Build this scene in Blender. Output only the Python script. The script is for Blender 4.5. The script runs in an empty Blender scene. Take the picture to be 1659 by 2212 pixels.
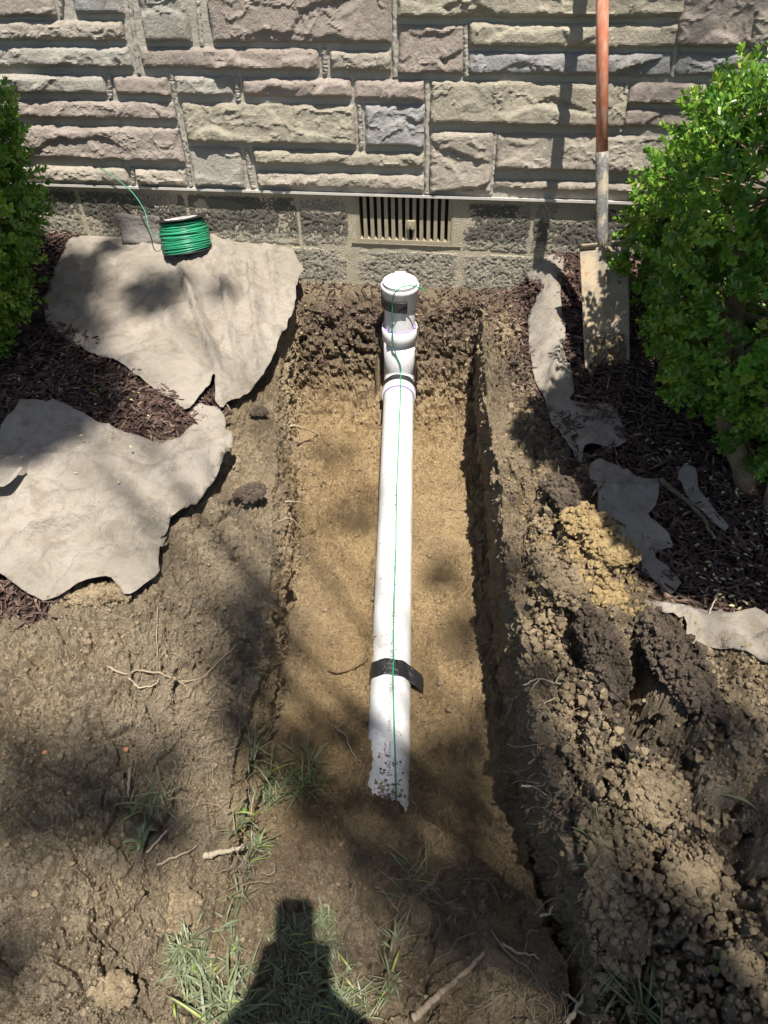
import bpy, bmesh, math, random
import numpy as np
from mathutils import Vector, Matrix, geometry
random.seed(7); rng = np.random.default_rng(11)
sc = bpy.context.scene
col = sc.collection

# ------------------------------------------------------------------ camera
PITCH, YAW, ROLL = math.radians(44.278), math.radians(9.301), math.radians(1.979)
CAM = np.array([0.0, -2.601, 1.392])
_F = np.array([-math.sin(YAW)*math.cos(PITCH), math.cos(YAW)*math.cos(PITCH), -math.sin(PITCH)])
_r = np.cross(_F, [0, 0, 1]); _r /= np.linalg.norm(_r); _d = np.cross(_F, _r)
_R = math.cos(ROLL)*_r + math.sin(ROLL)*_d
_D = -math.sin(ROLL)*_r + math.cos(ROLL)*_d
FPX = 1659.0                       # focal length in pixels of a 1659 px wide picture
cam_data = bpy.data.cameras.new('camera'); cam = bpy.data.objects.new('camera', cam_data); col.objects.link(cam)
cam.matrix_world = Matrix(((_R[0], -_D[0], -_F[0], CAM[0]), (_R[1], -_D[1], -_F[1], CAM[1]), (_R[2], -_D[2], -_F[2], CAM[2]), (0, 0, 0, 1)))
cam_data.sensor_fit = 'VERTICAL'; cam_data.sensor_height = 36; cam_data.sensor_width = 27; cam_data.lens = 27.0
cam_data.clip_start = 0.01; cam_data.clip_end = 500
sc.camera = cam
# ------------------------------------------------------------------ light
SUN = np.array([.26, -.49, 1.56]); SUN /= np.linalg.norm(SUN)
world = bpy.data.worlds.new('World'); sc.world = world; world.use_nodes = True
wn = world.node_tree.nodes; wl = world.node_tree.links
sky = wn.new('ShaderNodeTexSky'); sky.sky_type = 'NISHITA'; sky.sun_disc = False
sky.sun_elevation = math.radians(70.4); sky.sun_rotation = math.radians(152)
bg = wn['Background']; bg.inputs['Strength'].default_value = 0.06
wl.new(sky.outputs[0], bg.inputs[0])
sl = bpy.data.lights.new('sun', 'SUN'); sl.energy = 5.0; sl.angle = math.radians(0.53); sl.color = (1, .955, .88)
so = bpy.data.objects.new('sun', sl); col.objects.link(so)
so.rotation_euler = Vector(SUN.tolist()).to_track_quat('Z', 'Y').to_euler()
sc.view_settings.view_transform = 'Standard'; sc.view_settings.look = 'None'
sc.view_settings.exposure = 0.98; sc.view_settings.gamma = 1; sc.view_settings.use_curve_mapping = False

# ------------------------------------------------------------------ projection helpers (pixel of the photo -> place in the world)
def ray(x, y):
    return _F*FPX + _R*(x-829.5) + _D*(y-1106.0)
def atz(x, y, z):
    d = ray(x, y); return CAM + d*((z-CAM[2])/d[2])
def aty(x, y, yy):
    d = ray(x, y); return CAM + d*((yy-CAM[1])/d[1])

# ------------------------------------------------------------------ noise
def _h(ix, iy, iz, s):
    h = (ix.astype(np.uint32)*np.uint32(374761393) + iy.astype(np.uint32)*np.uint32(668265263)
         + iz.astype(np.uint32)*np.uint32(2147483647 & 1274126177) + np.uint32((s*362437+977) & 0xffffffff))
    h = (h ^ (h >> np.uint32(13)))*np.uint32(1274126177)
    h = (h ^ (h >> np.uint32(16)))*np.uint32(2246822519)
    return (h ^ (h >> np.uint32(15)))
def _u(h): return (h & np.uint32(0xffffff)).astype(np.float32)/np.float32(0xffffff)
def vnoise(x, y, z, s=0):
    x = np.asarray(x, np.float32); y = np.asarray(y, np.float32)+0*x; z = np.asarray(z, np.float32)+0*x
    xi = np.floor(x).astype(np.int64); yi = np.floor(y).astype(np.int64); zi = np.floor(z).astype(np.int64)
    fx = x-xi; fy = y-yi; fz = z-zi
    fx = fx*fx*(3-2*fx); fy = fy*fy*(3-2*fy); fz = fz*fz*(3-2*fz)
    o = 0
    for a in (0, 1):
        wa = fx if a else 1-fx
        for b in (0, 1):
            wb = fy if b else 1-fy
            for c in (0, 1):
                wc = fz if c else 1-fz
                o = o + wa*wb*wc*_u(_h(xi+a, yi+b, zi+c, s))
    return o*2-1
def fbm(x, y, z, f, o=4, s=0, g=.5):
    a = 1.; r = 0; t = 0
    for i in range(o):
        r = r + a*vnoise(x*f, y*f, z*f, s+i*17); t += a; a *= g; f *= 2.03
    return r/t
def worley(x, y, z, s=0):
    x = np.asarray(x, np.float32); y = np.asarray(y, np.float32)+0*x; z = np.asarray(z, np.float32)+0*x
    xi = np.floor(x).astype(np.int64); yi = np.floor(y).astype(np.int64); zi = np.floor(z).astype(np.int64)
    f1 = np.full(x.shape, 9., np.float32); f2 = f1.copy(); cid = np.zeros(x.shape, np.float32)
    dx_ = np.zeros(x.shape, np.float32); dy_ = dx_.copy()
    for a in (-1, 0, 1):
        for b in (-1, 0, 1):
            for c in (-1, 0, 1):
                h = _h(xi+a, yi+b, zi+c, s)
                px = xi+a+_u(h) - x; py = yi+b+_u(h*np.uint32(7919)+np.uint32(13)) - y
                pz = zi+c+_u(h*np.uint32(104729)+np.uint32(71)) - z
                d = np.sqrt(px*px+py*py+pz*pz).astype(np.float32)
                m = d < f1
                f2 = np.where(m, f1, np.minimum(f2, d)); f1 = np.where(m, d, f1)
                cid = np.where(m, _u(h*np.uint32(31)+np.uint32(5)), cid)
                dx_ = np.where(m, px, dx_); dy_ = np.where(m, py, dy_)
    return f1, f2, cid, dx_, dy_
def sstep(a, b, x):
    t = np.clip((x-a)/(b-a), 0, 1); return t*t*(3-2*t)

# ------------------------------------------------------------------ object helpers
def tag(o, label=None, cat=None, group=None, kind=None):
    if label: o['label'] = label
    if cat: o['category'] = cat
    if group: o['group'] = group
    if kind: o['kind'] = kind
    return o
def thing(name, label, cat, loc=(0, 0, 0), group=None):
    o = bpy.data.objects.new(name, None); col.objects.link(o); o.location = loc; o.empty_display_size = .05
    return tag(o, label, cat, group)
def link(name, me, mat=None, parent=None, smooth=True):
    o = bpy.data.objects.new(name, me); col.objects.link(o)
    if mat is not None and not me.materials: me.materials.append(mat)
    if parent is not None:
        o.parent = parent
        if parent.parent is None: o.matrix_parent_inverse = Matrix.Translation(parent.location).inverted()
    if smooth is not None and len(me.polygons): me.polygons.foreach_set('use_smooth', [smooth]*len(me.polygons))
    return o
def npmesh(name, V, Fa):
    """V (n,3), Fa: one array or list of arrays of faces with a fixed vertex count each"""
    if not isinstance(Fa, list): Fa = [Fa]
    me = bpy.data.meshes.new(name); V = np.asarray(V, np.float32)
    me.vertices.add(len(V)); me.vertices.foreach_set('co', V.ravel())
    loops = np.concatenate([np.asarray(f).ravel() for f in Fa]).astype(np.int32)
    cnt = np.concatenate([np.full(len(f), np.asarray(f).shape[1]) for f in Fa]).astype(np.int32)
    st = np.concatenate([[0], np.cumsum(cnt)[:-1]]).astype(np.int32)
    me.loops.add(len(loops)); me.loops.foreach_set('vertex_index', loops)
    me.polygons.add(len(cnt)); me.polygons.foreach_set('loop_start', st); me.polygons.foreach_set('loop_total', cnt)
    me.update(calc_edges=True); me.validate()
    return me
def attr(me, name, data):
    a = me.attributes.new(name, 'FLOAT', 'POINT'); a.data.foreach_set('value', np.asarray(data, np.float32).ravel())
def gridfaces(nr, nc, wrap=False):
    i = np.arange(nr-1)[:, None]*nc + np.arange(nc-1)[None, :]
    f = np.stack([i, i+1, i+nc+1, i+nc], -1).reshape(-1, 4)
    if wrap:
        j = np.arange(nr-1)*nc
        f = np.concatenate([f, np.stack([j+nc-1, j, j+nc, j+2*nc-1], -1)])
    return f
def tube(path, rad, n=8, cap=True):
    """tube mesh arrays along a path"""
    P = np.asarray(path, float); m = len(P)
    R = np.full(m, rad) if np.isscalar(rad) else np.asarray(rad, float)
    T = np.gradient(P, axis=0); T /= np.linalg.norm(T, axis=1)[:, None]+1e-9
    up = np.array([0, 0, 1.]) if abs(T[0][2]) < .9 else np.array([1., 0, 0])
    N = np.zeros_like(P); v = np.cross(T[0], up); v /= np.linalg.norm(v)
    for i in range(m):
        v = v - T[i]*(v@T[i]); v /= np.linalg.norm(v); N[i] = v
    B = np.cross(T, N); a = np.linspace(0, 2*np.pi, n, endpoint=False)
    V = P[:, None, :] + R[:, None, None]*(np.cos(a)[None, :, None]*N[:, None, :] + np.sin(a)[None, :, None]*B[:, None, :])
    V = V.reshape(-1, 3); Q = gridfaces(m, n, True)
    F = [Q]
    if cap:
        V = np.concatenate([V, P[:1], P[-1:]]); k = np.arange(n)
        F.append(np.concatenate([np.stack([k, np.roll(k, -1)*1, np.full(n, m*n)], -1)[:, ::-1],
                                 np.stack([k+(m-1)*n, np.roll(k, -1)+(m-1)*n, np.full(n, m*n+1)], -1)]))
    return V, F
def merge(parts):
    Vs = []; Qs = {}; off = 0
    for V, F in parts:
        Vs.append(np.asarray(V, float))
        for f in (F if isinstance(F, list) else [F]):
            f = np.asarray(f)
            if len(f): Qs.setdefault(f.shape[1], []).append(f+off)
        off += len(V)
    return np.concatenate(Vs), [np.concatenate(q) for q in Qs.values()]
def spline(pts, n=12):
    P = np.asarray(pts, float)
    if len(P) == 2: return P[0]+(P[1]-P[0])*np.linspace(0, 1, n)[:, None]
    P = np.vstack([2*P[0]-P[1], P, 2*P[-1]-P[-2]]); out = []
    for i in range(1, len(P)-2):
        t = np.linspace(0, 1, n, endpoint=False)[:, None]
        a, b, c, d = P[i-1], P[i], P[i+1], P[i+2]
        out.append(.5*((2*b)+(-a+c)*t+(2*a-5*b+4*c-d)*t**2+(-a+3*b-3*c+d)*t**3))
    return np.vstack(out+[P[-2:-1]])
def box(x0, x1, y0, y1, z0, z1):
    V = np.array([(x, y, z) for x in (x0, x1) for y in (y0, y1) for z in (z0, z1)], float)
    return V, np.array([(0, 1, 3, 2), (4, 6, 7, 5), (0, 4, 5, 1), (2, 3, 7, 6), (0, 2, 6, 4), (1, 5, 7, 3)])
def scatter(tv, tf, M, T):
    """copies of one template: tv (k,3), list of face arrays, M (n,3,3), T (n,3)"""
    V = np.einsum('nij,kj->nki', M, tv)+T[:, None, :]
    k = len(tv); n = len(T); off = (np.arange(n)*k)[:, None, None]
    F = [(np.asarray(f)[None]+off).reshape(-1, np.asarray(f).shape[1]) for f in (tf if isinstance(tf, list) else [tf])]
    return V.reshape(-1, 3), F
def rotz(a):
    c, s = np.cos(a), np.sin(a); o = np.zeros(a.shape+(3, 3)); o[..., 0, 0] = c; o[..., 0, 1] = -s; o[..., 1, 0] = s; o[..., 1, 1] = c; o[..., 2, 2] = 1; return o
def rotx(a):
    c, s = np.cos(a), np.sin(a); o = np.zeros(a.shape+(3, 3)); o[..., 1, 1] = c; o[..., 1, 2] = -s; o[..., 2, 1] = s; o[..., 2, 2] = c; o[..., 0, 0] = 1; return o
def rand_rot(n):
    q = rng.normal(size=(n, 4)); q /= np.linalg.norm(q, axis=1)[:, None]; w, x, y, z = q.T
    return np.stack([1-2*(y*y+z*z), 2*(x*y-z*w), 2*(x*z+y*w), 2*(x*y+z*w), 1-2*(x*x+z*z), 2*(y*z-x*w), 2*(x*z-y*w), 2*(y*z+x*w), 1-2*(x*x+y*y)], -1).reshape(n, 3, 3)

# ------------------------------------------------------------------ materials
class NT:
    def __init__(s, name):
        s.m = bpy.data.materials.new(name); s.m.use_nodes = True; s.t = s.m.node_tree; s.n = s.t.nodes; s.b = s.n['Principled BSDF']
        s.co = s.n.new('ShaderNodeTexCoord').outputs['Object']
    def lk(s, a, b): s.t.links.new(a, b)
    def put(s, sock, v):
        if isinstance(v, bpy.types.NodeSocket): s.lk(v, sock)
        elif isinstance(v, (tuple, list)) and len(v) == 3 and sock.type == 'RGBA': sock.default_value = (*v, 1)
        else: sock.default_value = v
    def noise(s, sc_, det=6, rough=.6, dist=0, co=None):
        n = s.n.new('ShaderNodeTexNoise'); s.put(n.inputs['Vector'], co or s.co); n.inputs['Scale'].default_value = sc_
        n.inputs['Detail'].default_value = det; n.inputs['Roughness'].default_value = rough; n.inputs['Distortion'].default_value = dist
        return n.outputs['Fac']
    def vor(s, sc_, feat='F1', out='Distance', co=None, rand=1):
        n = s.n.new('ShaderNodeTexVoronoi'); n.feature = feat; s.put(n.inputs['Vector'], co or s.co); n.inputs['Scale'].default_value = sc_
        n.inputs['Randomness'].default_value = rand
        return n.outputs[out]
    def ramp(s, v, a, b, lo=0., hi=1.):
        n = s.n.new('ShaderNodeMapRange'); n.interpolation_type = 'SMOOTHSTEP'; s.put(n.inputs['Value'], v)
        n.inputs['From Min'].default_value = a; n.inputs['From Max'].default_value = b; n.inputs['To Min'].default_value = lo; n.inputs['To Max'].default_value = hi
        return n.outputs[0]
    def mix(s, f, a, b, mode='MIX'):
        n = s.n.new('ShaderNodeMix'); n.data_type = 'RGBA'; n.blend_type = mode; s.put(n.inputs[0], f); s.put(n.inputs[6], a); s.put(n.inputs[7], b)
        return n.outputs[2]
    def math(s, op, a, b=0.):
        n = s.n.new('ShaderNodeMath'); n.operation = op; s.put(n.inputs[0], a); s.put(n.inputs[1], b); return n.outputs[0]
    def attr(s, name):
        n = s.n.new('ShaderNodeAttribute'); n.attribute_name = name; return n.outputs['Fac']
    def bump(s, h, st=.5, d=.01, prev=None):
        n = s.n.new('ShaderNodeBump'); s.put(n.inputs['Height'], h); n.inputs['Strength'].default_value = st; n.inputs['Distance'].default_value = d
        if prev: s.lk(prev, n.inputs['Normal'])
        return n.outputs[0]
    def out(s, c, rough=.8, nrm=None, spec=None, **k):
        s.put(s.b.inputs['Base Color'], c); s.put(s.b.inputs['Roughness'], rough)
        if nrm: s.lk(nrm, s.b.inputs['Normal'])
        if spec is not None: s.b.inputs['Specular IOR Level'].default_value = spec
        for kk, v in k.items(): s.put(s.b.inputs[kk.replace('_', ' ')], v)
        return s.m
    def objcol(s):
        return s.n.new('ShaderNodeObjectInfo').outputs['Color']
    def stretch(s, v):
        n = s.n.new('ShaderNodeMapping'); n.inputs['Scale'].default_value = v; s.lk(s.co, n.inputs[0]); return n.outputs[0]

def soil_mat():
    t = NT('soil'); n1 = t.noise(3.1, 6, .6); n2 = t.noise(11, 8, .7, .4); n3 = t.noise(60, 8, .75); n4 = t.noise(280, 6, .8); n5 = t.noise(130, 8, .8)
    tan = t.mix(t.ramp(n2, .35, .65), (.70, .50, .26), (.56, .39, .205))
    brn = t.mix(t.ramp(n2, .38, .62), (.56, .44, .285), (.40, .305, .195))
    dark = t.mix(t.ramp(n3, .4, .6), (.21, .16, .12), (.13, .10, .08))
    c = t.mix(t.attr('clay'), brn, tan)
    c = t.mix(t.math('MULTIPLY', t.attr('pale'), t.ramp(n2, .3, .6)), c, (.66, .57, .43))
    c = t.mix(t.math('MULTIPLY', t.ramp(n1, .52, .64), .35), c, (.28, .21, .15))
    c = t.mix(t.math('MULTIPLY', t.ramp(n2, .58, .68), .45), c, (.58, .39, .18))
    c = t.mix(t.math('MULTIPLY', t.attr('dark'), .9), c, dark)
    c = t.mix(t.math('MULTIPLY', t.ramp(n5, .50, .62), .45), c, (.50, .40, .27))
    c = t.mix(t.math('MULTIPLY', t.ramp(n5, .50, .38), .62), c, (.12, .085, .055))
    c = t.mix(t.math('MULTIPLY', t.ramp(n4, .54, .66), .45), c, (.55, .46, .33))
    c = t.mix(t.math('MULTIPLY', t.ramp(n4, .46, .36), .55), c, (.09, .062, .04))
    c = t.mix(t.attr('mulch'), c, t.mix(t.ramp(n3, .4, .6), (.045, .03, .024), (.085, .055, .045)))
    sp = t.vor(210, out='Distance'); pale = t.ramp(sp, .17, .11)
    c = t.mix(t.math('MULTIPLY', pale, t.ramp(n3, .54, .62)), c, (.62, .55, .44))
    nb = t.bump(n3, 1, .035); nb = t.bump(n5, 1, .018, nb); nb = t.bump(n4, 1, .007, nb)
    return t.out(c, .95, nb, .1)
M_soil = soil_mat()
def clod_mat(name, a, b, c3):
    t = NT(name); n2 = t.noise(25, 6, .65); n3 = t.noise(110, 5, .7)
    n4 = t.noise(280, 6, .8); c = t.mix(t.ramp(n2, .38, .62), a, b); c = t.mix(t.math('MULTIPLY', t.ramp(n3, .5, .65), .55), c, c3); c = t.mix(t.math('MULTIPLY', t.ramp(n4, .46, .36), .5), c, tuple(x*.4 for x in b)); c = t.mix(t.math('MULTIPLY', t.ramp(n4, .55, .66), .4), c, tuple(min(1, x*1.3) for x in c3))
    nb = t.bump(n3, 1, .02); nb = t.bump(n4, 1, .007, nb)
    return t.out(c, .95, nb, .15)
M_clod = clod_mat('soil_crumb', (.50, .385, .24), (.32, .24, .15), (.60, .48, .32))
M_clod_o = clod_mat('ochre_clay', (.58, .42, .20), (.44, .31, .15), (.66, .50, .28))
M_clod_d = clod_mat('dark_sod', (.185, .14, .105), (.11, .085, .065), (.30, .24, .17))
def mulch_mat():
    t = NT('mulch'); r = t.attr('rnd'); n = t.noise(90, 4)
    c = t.mix(r, (.055, .034, .028), (.15, .095, .075)); c = t.mix(t.ramp(r, .86, .99), c, (.27, .20, .145)); c = t.mix(t.math('MULTIPLY', t.ramp(n, .4, .7), .5), c, (.05, .033, .03))
    return t.out(c, .85, t.bump(t.noise(300, 3), .5, .003), .2)
M_mulch = mulch_mat()
def fabric_mat(name, a, b, dirt):
    t = NT(name); n1 = t.noise(4, 6, .65); n2 = t.noise(13, 8, .72, .6); n3 = t.noise(200, 5, .8); n4 = t.noise(55, 7, .78)
    c = t.mix(t.ramp(n1, .38, .62), a, b)
    c = t.mix(t.math('MULTIPLY', t.ramp(n2, .46, .64), .65), c, dirt)
    c = t.mix(t.math('MULTIPLY', t.ramp(n4, .58, .68), .22), c, tuple(x*.6 for x in dirt))
    c = t.mix(t.math('MULTIPLY', t.math('MULTIPLY', t.ramp(n4, .60, .66), t.ramp(n2, .5, .6)), .8), c, (.16, .115, .07))
    c = t.mix(t.math('MULTIPLY', t.ramp(n3, .52, .66), .16), c, tuple(x*.5 for x in a))
    w = t.vor(330, out='Distance', rand=.2)
    nb = t.bump(t.noise(9, 5, .6), 1, .035); nb = t.bump(n4, .3, .004, nb); nb = t.bump(n3, .3, .002, nb); nb = t.bump(w, .5, .002, nb)
    return t.out(c, .92, nb, .15, Sheen_Weight=.1)
M_fab = fabric_mat('landscape_fabric', (.285, .25, .208), (.225, .197, .16), (.165, .137, .103))
M_fab_d = fabric_mat('fabric_underside', (.20, .18, .16), (.15, .135, .125), (.11, .09, .075))
def stone_mat():
    t = NT('cast_stone'); oc = t.mix(.10, t.objcol(), (.43, .385, .325)); n1 = t.noise(9, 5, .6); n2 = t.noise(45, 6, .7); n3 = t.noise(420, 3, .8)
    c = t.mix(t.math('MULTIPLY', t.ramp(n1, .35, .7), .5), oc, (.36, .31, .25))
    c = t.mix(t.math('MULTIPLY', t.ramp(n2, .5, .75), .35), c, (.52, .47, .39))
    c = t.mix(t.math('MULTIPLY', t.ramp(n2, .5, .3), .35), c, (.22, .195, .17))
    n4 = t.noise(170, 6, .8); c = t.mix(t.math('MULTIPLY', t.ramp(n4, .46, .36), .35), c, (.1, .09, .085))
    return t.out(c, .9, t.bump(n4, 1, .008, t.bump(n2, .6, .015)), .2)
M_stone = stone_mat()
def mortar_mat():
    t = NT('mortar'); n1 = t.noise(14, 5); n3 = t.noise(300, 4, .8)
    c = t.mix(n1, (.46, .42, .36), (.34, .31, .26)); c = t.mix(t.math('MULTIPLY', t.ramp(n3, .5, .7), .4), c, (.14, .13, .12))
    return t.out(c, .95, t.bump(n3, .7, .003, t.bump(t.noise(50, 5), .6, .01)), .15)
M_mortar = mortar_mat()
def block_mat():
    t = NT('concrete_block'); z = t.n.new('ShaderNodeSeparateXYZ'); t.lk(t.co, z.inputs[0])
    n1 = t.noise(6, 5, .6); n2 = t.noise(20, 5, .7); p = t.vor(190, out='Distance'); p2 = t.noise(260, 4, .8)
    c = t.mix(t.ramp(p2, .40, .58), (.12, .11, .095), (.50, .45, .35))
    c = t.mix(t.math('MULTIPLY', t.ramp(n2, .45, .7), .3), c, (.16, .155, .15))
    sm = t.attr('smear'); sm2 = t.ramp(t.math('ADD', sm, t.math('MULTIPLY', t.math('SUBTRACT', n2, .5), 1.6)), .35, .65)
    c2 = t.mix(t.ramp(p2, .4, .65), (.42, .37, .27), (.52, .46, .34))
    c = t.mix(t.math('MULTIPLY', sm2, .9), c, c2)
    dk = t.attr('dark_band'); c = t.mix(t.math('MULTIPLY', t.ramp(t.math('ADD', dk, t.math('SUBTRACT', n2, .5)), .35, .6), .68), c, (.055, .053, .048))
    return t.out(c, .95, t.bump(p2, .9, .007, t.bump(p, .6, .004)), .15)
M_block = block_mat()
def simple(name, c, rough=.5, **k):
    t = NT(name); n = t.noise(40, 5); cc = t.mix(t.math('MULTIPLY', t.ramp(n, .4, .75), .35), c, tuple(x*.65 for x in c))
    return t.out(cc, rough, t.bump(t.noise(150, 4), .15, .002), **k)
def pvc_mat():
    t = NT('white_pvc'); st = t.stretch((40, 3, 40)); n = t.noise(1, 6, .65, co=st); n2 = t.noise(35, 6, .7); n3 = t.noise(120, 4, .7)
    c = t.mix(t.math('MULTIPLY', t.ramp(n, .5, .75), .35), (.61, .615, .61), (.53, .46, .33))
    c = t.mix(t.math('MULTIPLY', t.ramp(t.noise(7, 6, .7), .5, .7), .45), c, (.50, .42, .28))
    c = t.mix(t.ramp(n2, .655, .68), c, (.34, .25, .15))
    c = t.mix(t.math('MULTIPLY', t.ramp(n3, .60, .66), .7), c, (.42, .34, .23))
    return t.out(c, .38, t.bump(n3, .1, .001), .4)
M_pvc = pvc_mat()
M_fit = simple('fitting_pvc', (.66, .66, .66), .32)
M_purple = simple('purple_primer', (.25, .13, .42), .5)
M_tape = NT('black_tape'); M_tape = M_tape.out((.022, .022, .024), .38, M_tape.bump(M_tape.noise(45, 4, .6), .8, .01))
M_green = NT('green_wire'); M_green = M_green.out(M_green.mix(M_green.noise(20), (.02, .22, .105), (.03, .30, .15)), .38)
M_greenp = simple('green_wire_dusty', (.05, .24, .14), .5)
M_black = simple('black_plastic', (.02, .02, .022), .45)
M_label = NT('spool_label'); M_label = M_label.out(M_label.mix(M_label.ramp(M_label.noise(38, 5), .50, .56), (.55, .54, .52), (.28, .17, .11)), .7)
M_ink = simple('grey_ink', (.04, .05, .05), .7)
def handle_mat():
    t = NT('orange_handle'); n = t.noise(1, 5, .7, co=t.stretch((60, 60, 5))); n2 = t.noise(70, 5, .7)
    c = t.mix(t.ramp(n, .42, .68), (.60, .19, .10), (.60, .37, .27)); c = t.mix(t.ramp(n2, .66, .7), c, (.3, .2, .12))
    return t.out(c, .5, t.bump(n2, .3, .002))
M_handle = handle_mat()
def steel_mat():
    t = NT('muddy_steel'); n = t.noise(14, 6, .7); n2 = t.noise(70, 6, .75); n3 = t.noise(260, 4, .8)
    c = t.mix(t.ramp(n, .42, .6), (.38, .30, .20), (.26, .225, .175)); c = t.mix(t.ramp(n2, .56, .64), c, (.30, .16, .08)); c = t.mix(t.ramp(n2, .4, .33), c, (.14, .14, .135))
    c = t.mix(t.math('MULTIPLY', t.ramp(n3, .55, .7), .5), c, (.40, .33, .22))
    return t.out(c, .68, t.bump(n3, .6, .002), .35, Metallic=.15)
M_steel = steel_mat()
def socket_mat():
    t = NT('worn_socket'); n = t.noise(1, 6, .7, co=t.stretch((40, 40, 14))); n3 = t.noise(160, 4, .8)
    c = t.mix(t.ramp(n, .45, .56), (.36, .30, .22), (.12, .125, .125)); c = t.mix(t.math('MULTIPLY', t.ramp(n3, .5, .65), .6), c, (.42, .37, .29))
    return t.out(c, .7, t.bump(n3, .6, .002))
M_socket = socket_mat()
def leaf_mat(name, a, b):
    t = NT(name); r = t.attr('rnd'); c = t.mix(r, a, b)
    c = t.mix(t.ramp(r, .93, .99), c, (.30, .36, .05))
    return t.out(c, .27, None, .65, Subsurface_Weight=0.0, Transmission_Weight=0.0)
M_leaf = leaf_mat('boxwood_leaf', (.035, .12, .016), (.27, .46, .055))
def add_transl(m, colr, f=.35):
    t = m.node_tree; o = t.nodes['Material Output']; p = t.nodes['Principled BSDF']
    tr = t.nodes.new('ShaderNodeBsdfTranslucent'); tr.inputs[0].default_value = (*colr, 1); mx = t.nodes.new('ShaderNodeMixShader'); mx.inputs[0].default_value = f
    t.links.new(p.outputs[0], mx.inputs[1]); t.links.new(tr.outputs[0], mx.inputs[2]); t.links.new(mx.outputs[0], o.inputs[0])
add_transl(M_leaf, (.16, .34, .03), .25)
M_leaf1 = simple('boxwood_leaf_single', (.12, .29, .035), .28); add_transl(M_leaf1, (.16, .34, .03), .25)
M_bark = clod_mat('bark', (.48, .34, .21), (.34, .23, .14), (.55, .42, .28))
M_root = simple('root', (.27, .205, .14), .9)
M_rootp = simple('pale_root', (.40, .33, .235), .9)
M_grass = leaf_mat('grass_blade', (.075, .10, .045), (.25, .27, .15)); M_grass.node_tree.nodes['Principled BSDF'].inputs['Roughness'].default_value = .5
add_transl(M_grass, (.16, .28, .05), .3)
M_dead = leaf_mat('fallen_leaf', (.28, .26, .12), (.45, .40, .22)); M_dead.node_tree.nodes['Principled BSDF'].inputs['Roughness'].default_value = .7
M_vent = simple('vent_metal', (.30, .25, .17), .7)
M_dark = simple('dark_void', (.006, .006, .006), .9)
M_screen = simple('insect_screen', (.03, .03, .03), .6)
M_trim = simple('drip_trim', (.52, .49, .44), .6)
M_brick = simple('brick_chip', (.42, .19, .10), .9)
M_white = simple('white_chip', (.7, .7, .68), .8)

# ------------------------------------------------------------------ ground
def poly_y(pts):
    """list of (px, py, z) in the picture -> interpolators x(y), z(y)"""
    W = np.array([atz(*p) for p in pts]); o = np.argsort(W[:, 1]); W = W[o]
    return lambda y: np.interp(y, W[:, 1], W[:, 0])
FLx = poly_y([(655, 800, -.36), (648, 900, -.42), (640, 1050, -.42), (645, 1200, -.43), (625, 1350, -.43), (607, 1500, -.43), (585, 1620, -.43), (545, 1720, -.38), (505, 1850, -.26), (480, 1960, -.20), (440, 2212, -.18)])
TLx = poly_y([(600, 760, -.05), (592, 900, -.06), (588, 1050, -.08), (590, 1200, -.10), (578, 1350, -.13), (560, 1450, -.15), (540, 1560, -.17), (515, 1680, -.18), (490, 1800, -.18), (470, 1900, -.17), (430, 2150, -.17)])
FRx = poly_y([(1015, 800, -.36), (1027, 900, -.42), (1035, 1000, -.43), (1052, 1150, -.43), (1062, 1300, -.44), (1080, 1450, -.44), (1105, 1600, -.45), (1120, 1750, -.42), (1133, 1850, -.33), (1160, 1960, -.24), (1225, 2090, -.20), (1228, 2212, -.18)])
TRx = poly_y([(1040, 720, 0), (1050, 850, 0), (1070, 1000, -.02), (1095, 1150, -.03), (1118, 1300, -.03), (1145, 1450, -.04), (1180, 1600, -.04), (1225, 1750, -.04), (1262, 1900, -.06), (1285, 2050, -.08), (1280, 2212, -.1)])
def ZF(y): return np.interp(-y, [0, .04, .10, .17, .26, .36, .6, 1.6, 1.80, 2.02, 2.15, 2.6, 3.4], [0, -.03, -.10, -.21, -.305, -.352, -.385, -.450, -.43, -.27, -.2, -.185, -.2])
def ZS(y): return np.minimum(ZF(y), np.interp(-y, [0, 1.6, 1.62, 2.12, 2.3, 2.5, 3.4], [0, 0, -.47, -.45, -.32, -.19, -.2]))
def ZL(y): return np.interp(-y, [0, .3, .8, 1.5, 1.9, 2.2, 3.4], [0, -.04, -.07, -.14, -.175, -.18, -.2])
def ZR(y): return np.interp(-y, [0, .5, 1.4, 2, 2.4, 3.4], [0, -.02, -.03, -.05, -.1, -.2])
def BL(x, y):   # left bank above its edge
    d = np.clip(TLx(y)-x, 0, 3)
    z = ZL(y) + (np.interp(-y, [0, 1, 1.7, 2.4, 3.4], [.03, .02, -.06, -.13, -.2])-ZL(y))*sstep(0, .30, d)
    z = z + .115*np.exp(-(y/.38)**2)*sstep(-.72, -.98, x)
    return z + .045*np.exp(-((x+.95)**2/.06+(y+1.75)**2/.03)) 
def BR(x, y):
    d = np.clip(x-TRx(y), 0, 3)
    z = ZR(y) + (np.interp(-y, [0, 1, 1.4, 2.2, 3.4], [.03, .0, .0, -.04, -.18])-ZR(y))*sstep(0, .25, d)
    z = z + .115*np.exp(-(y/.38)**2)*sstep(.08, .22, x)
    z = z + .05*np.exp(-((x-.48)**2/.03+(y+1.85)**2/.06)) + .05*np.exp(-((x-.30)**2/.008+(y+1.45)**2/.05))
    return z
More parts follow.
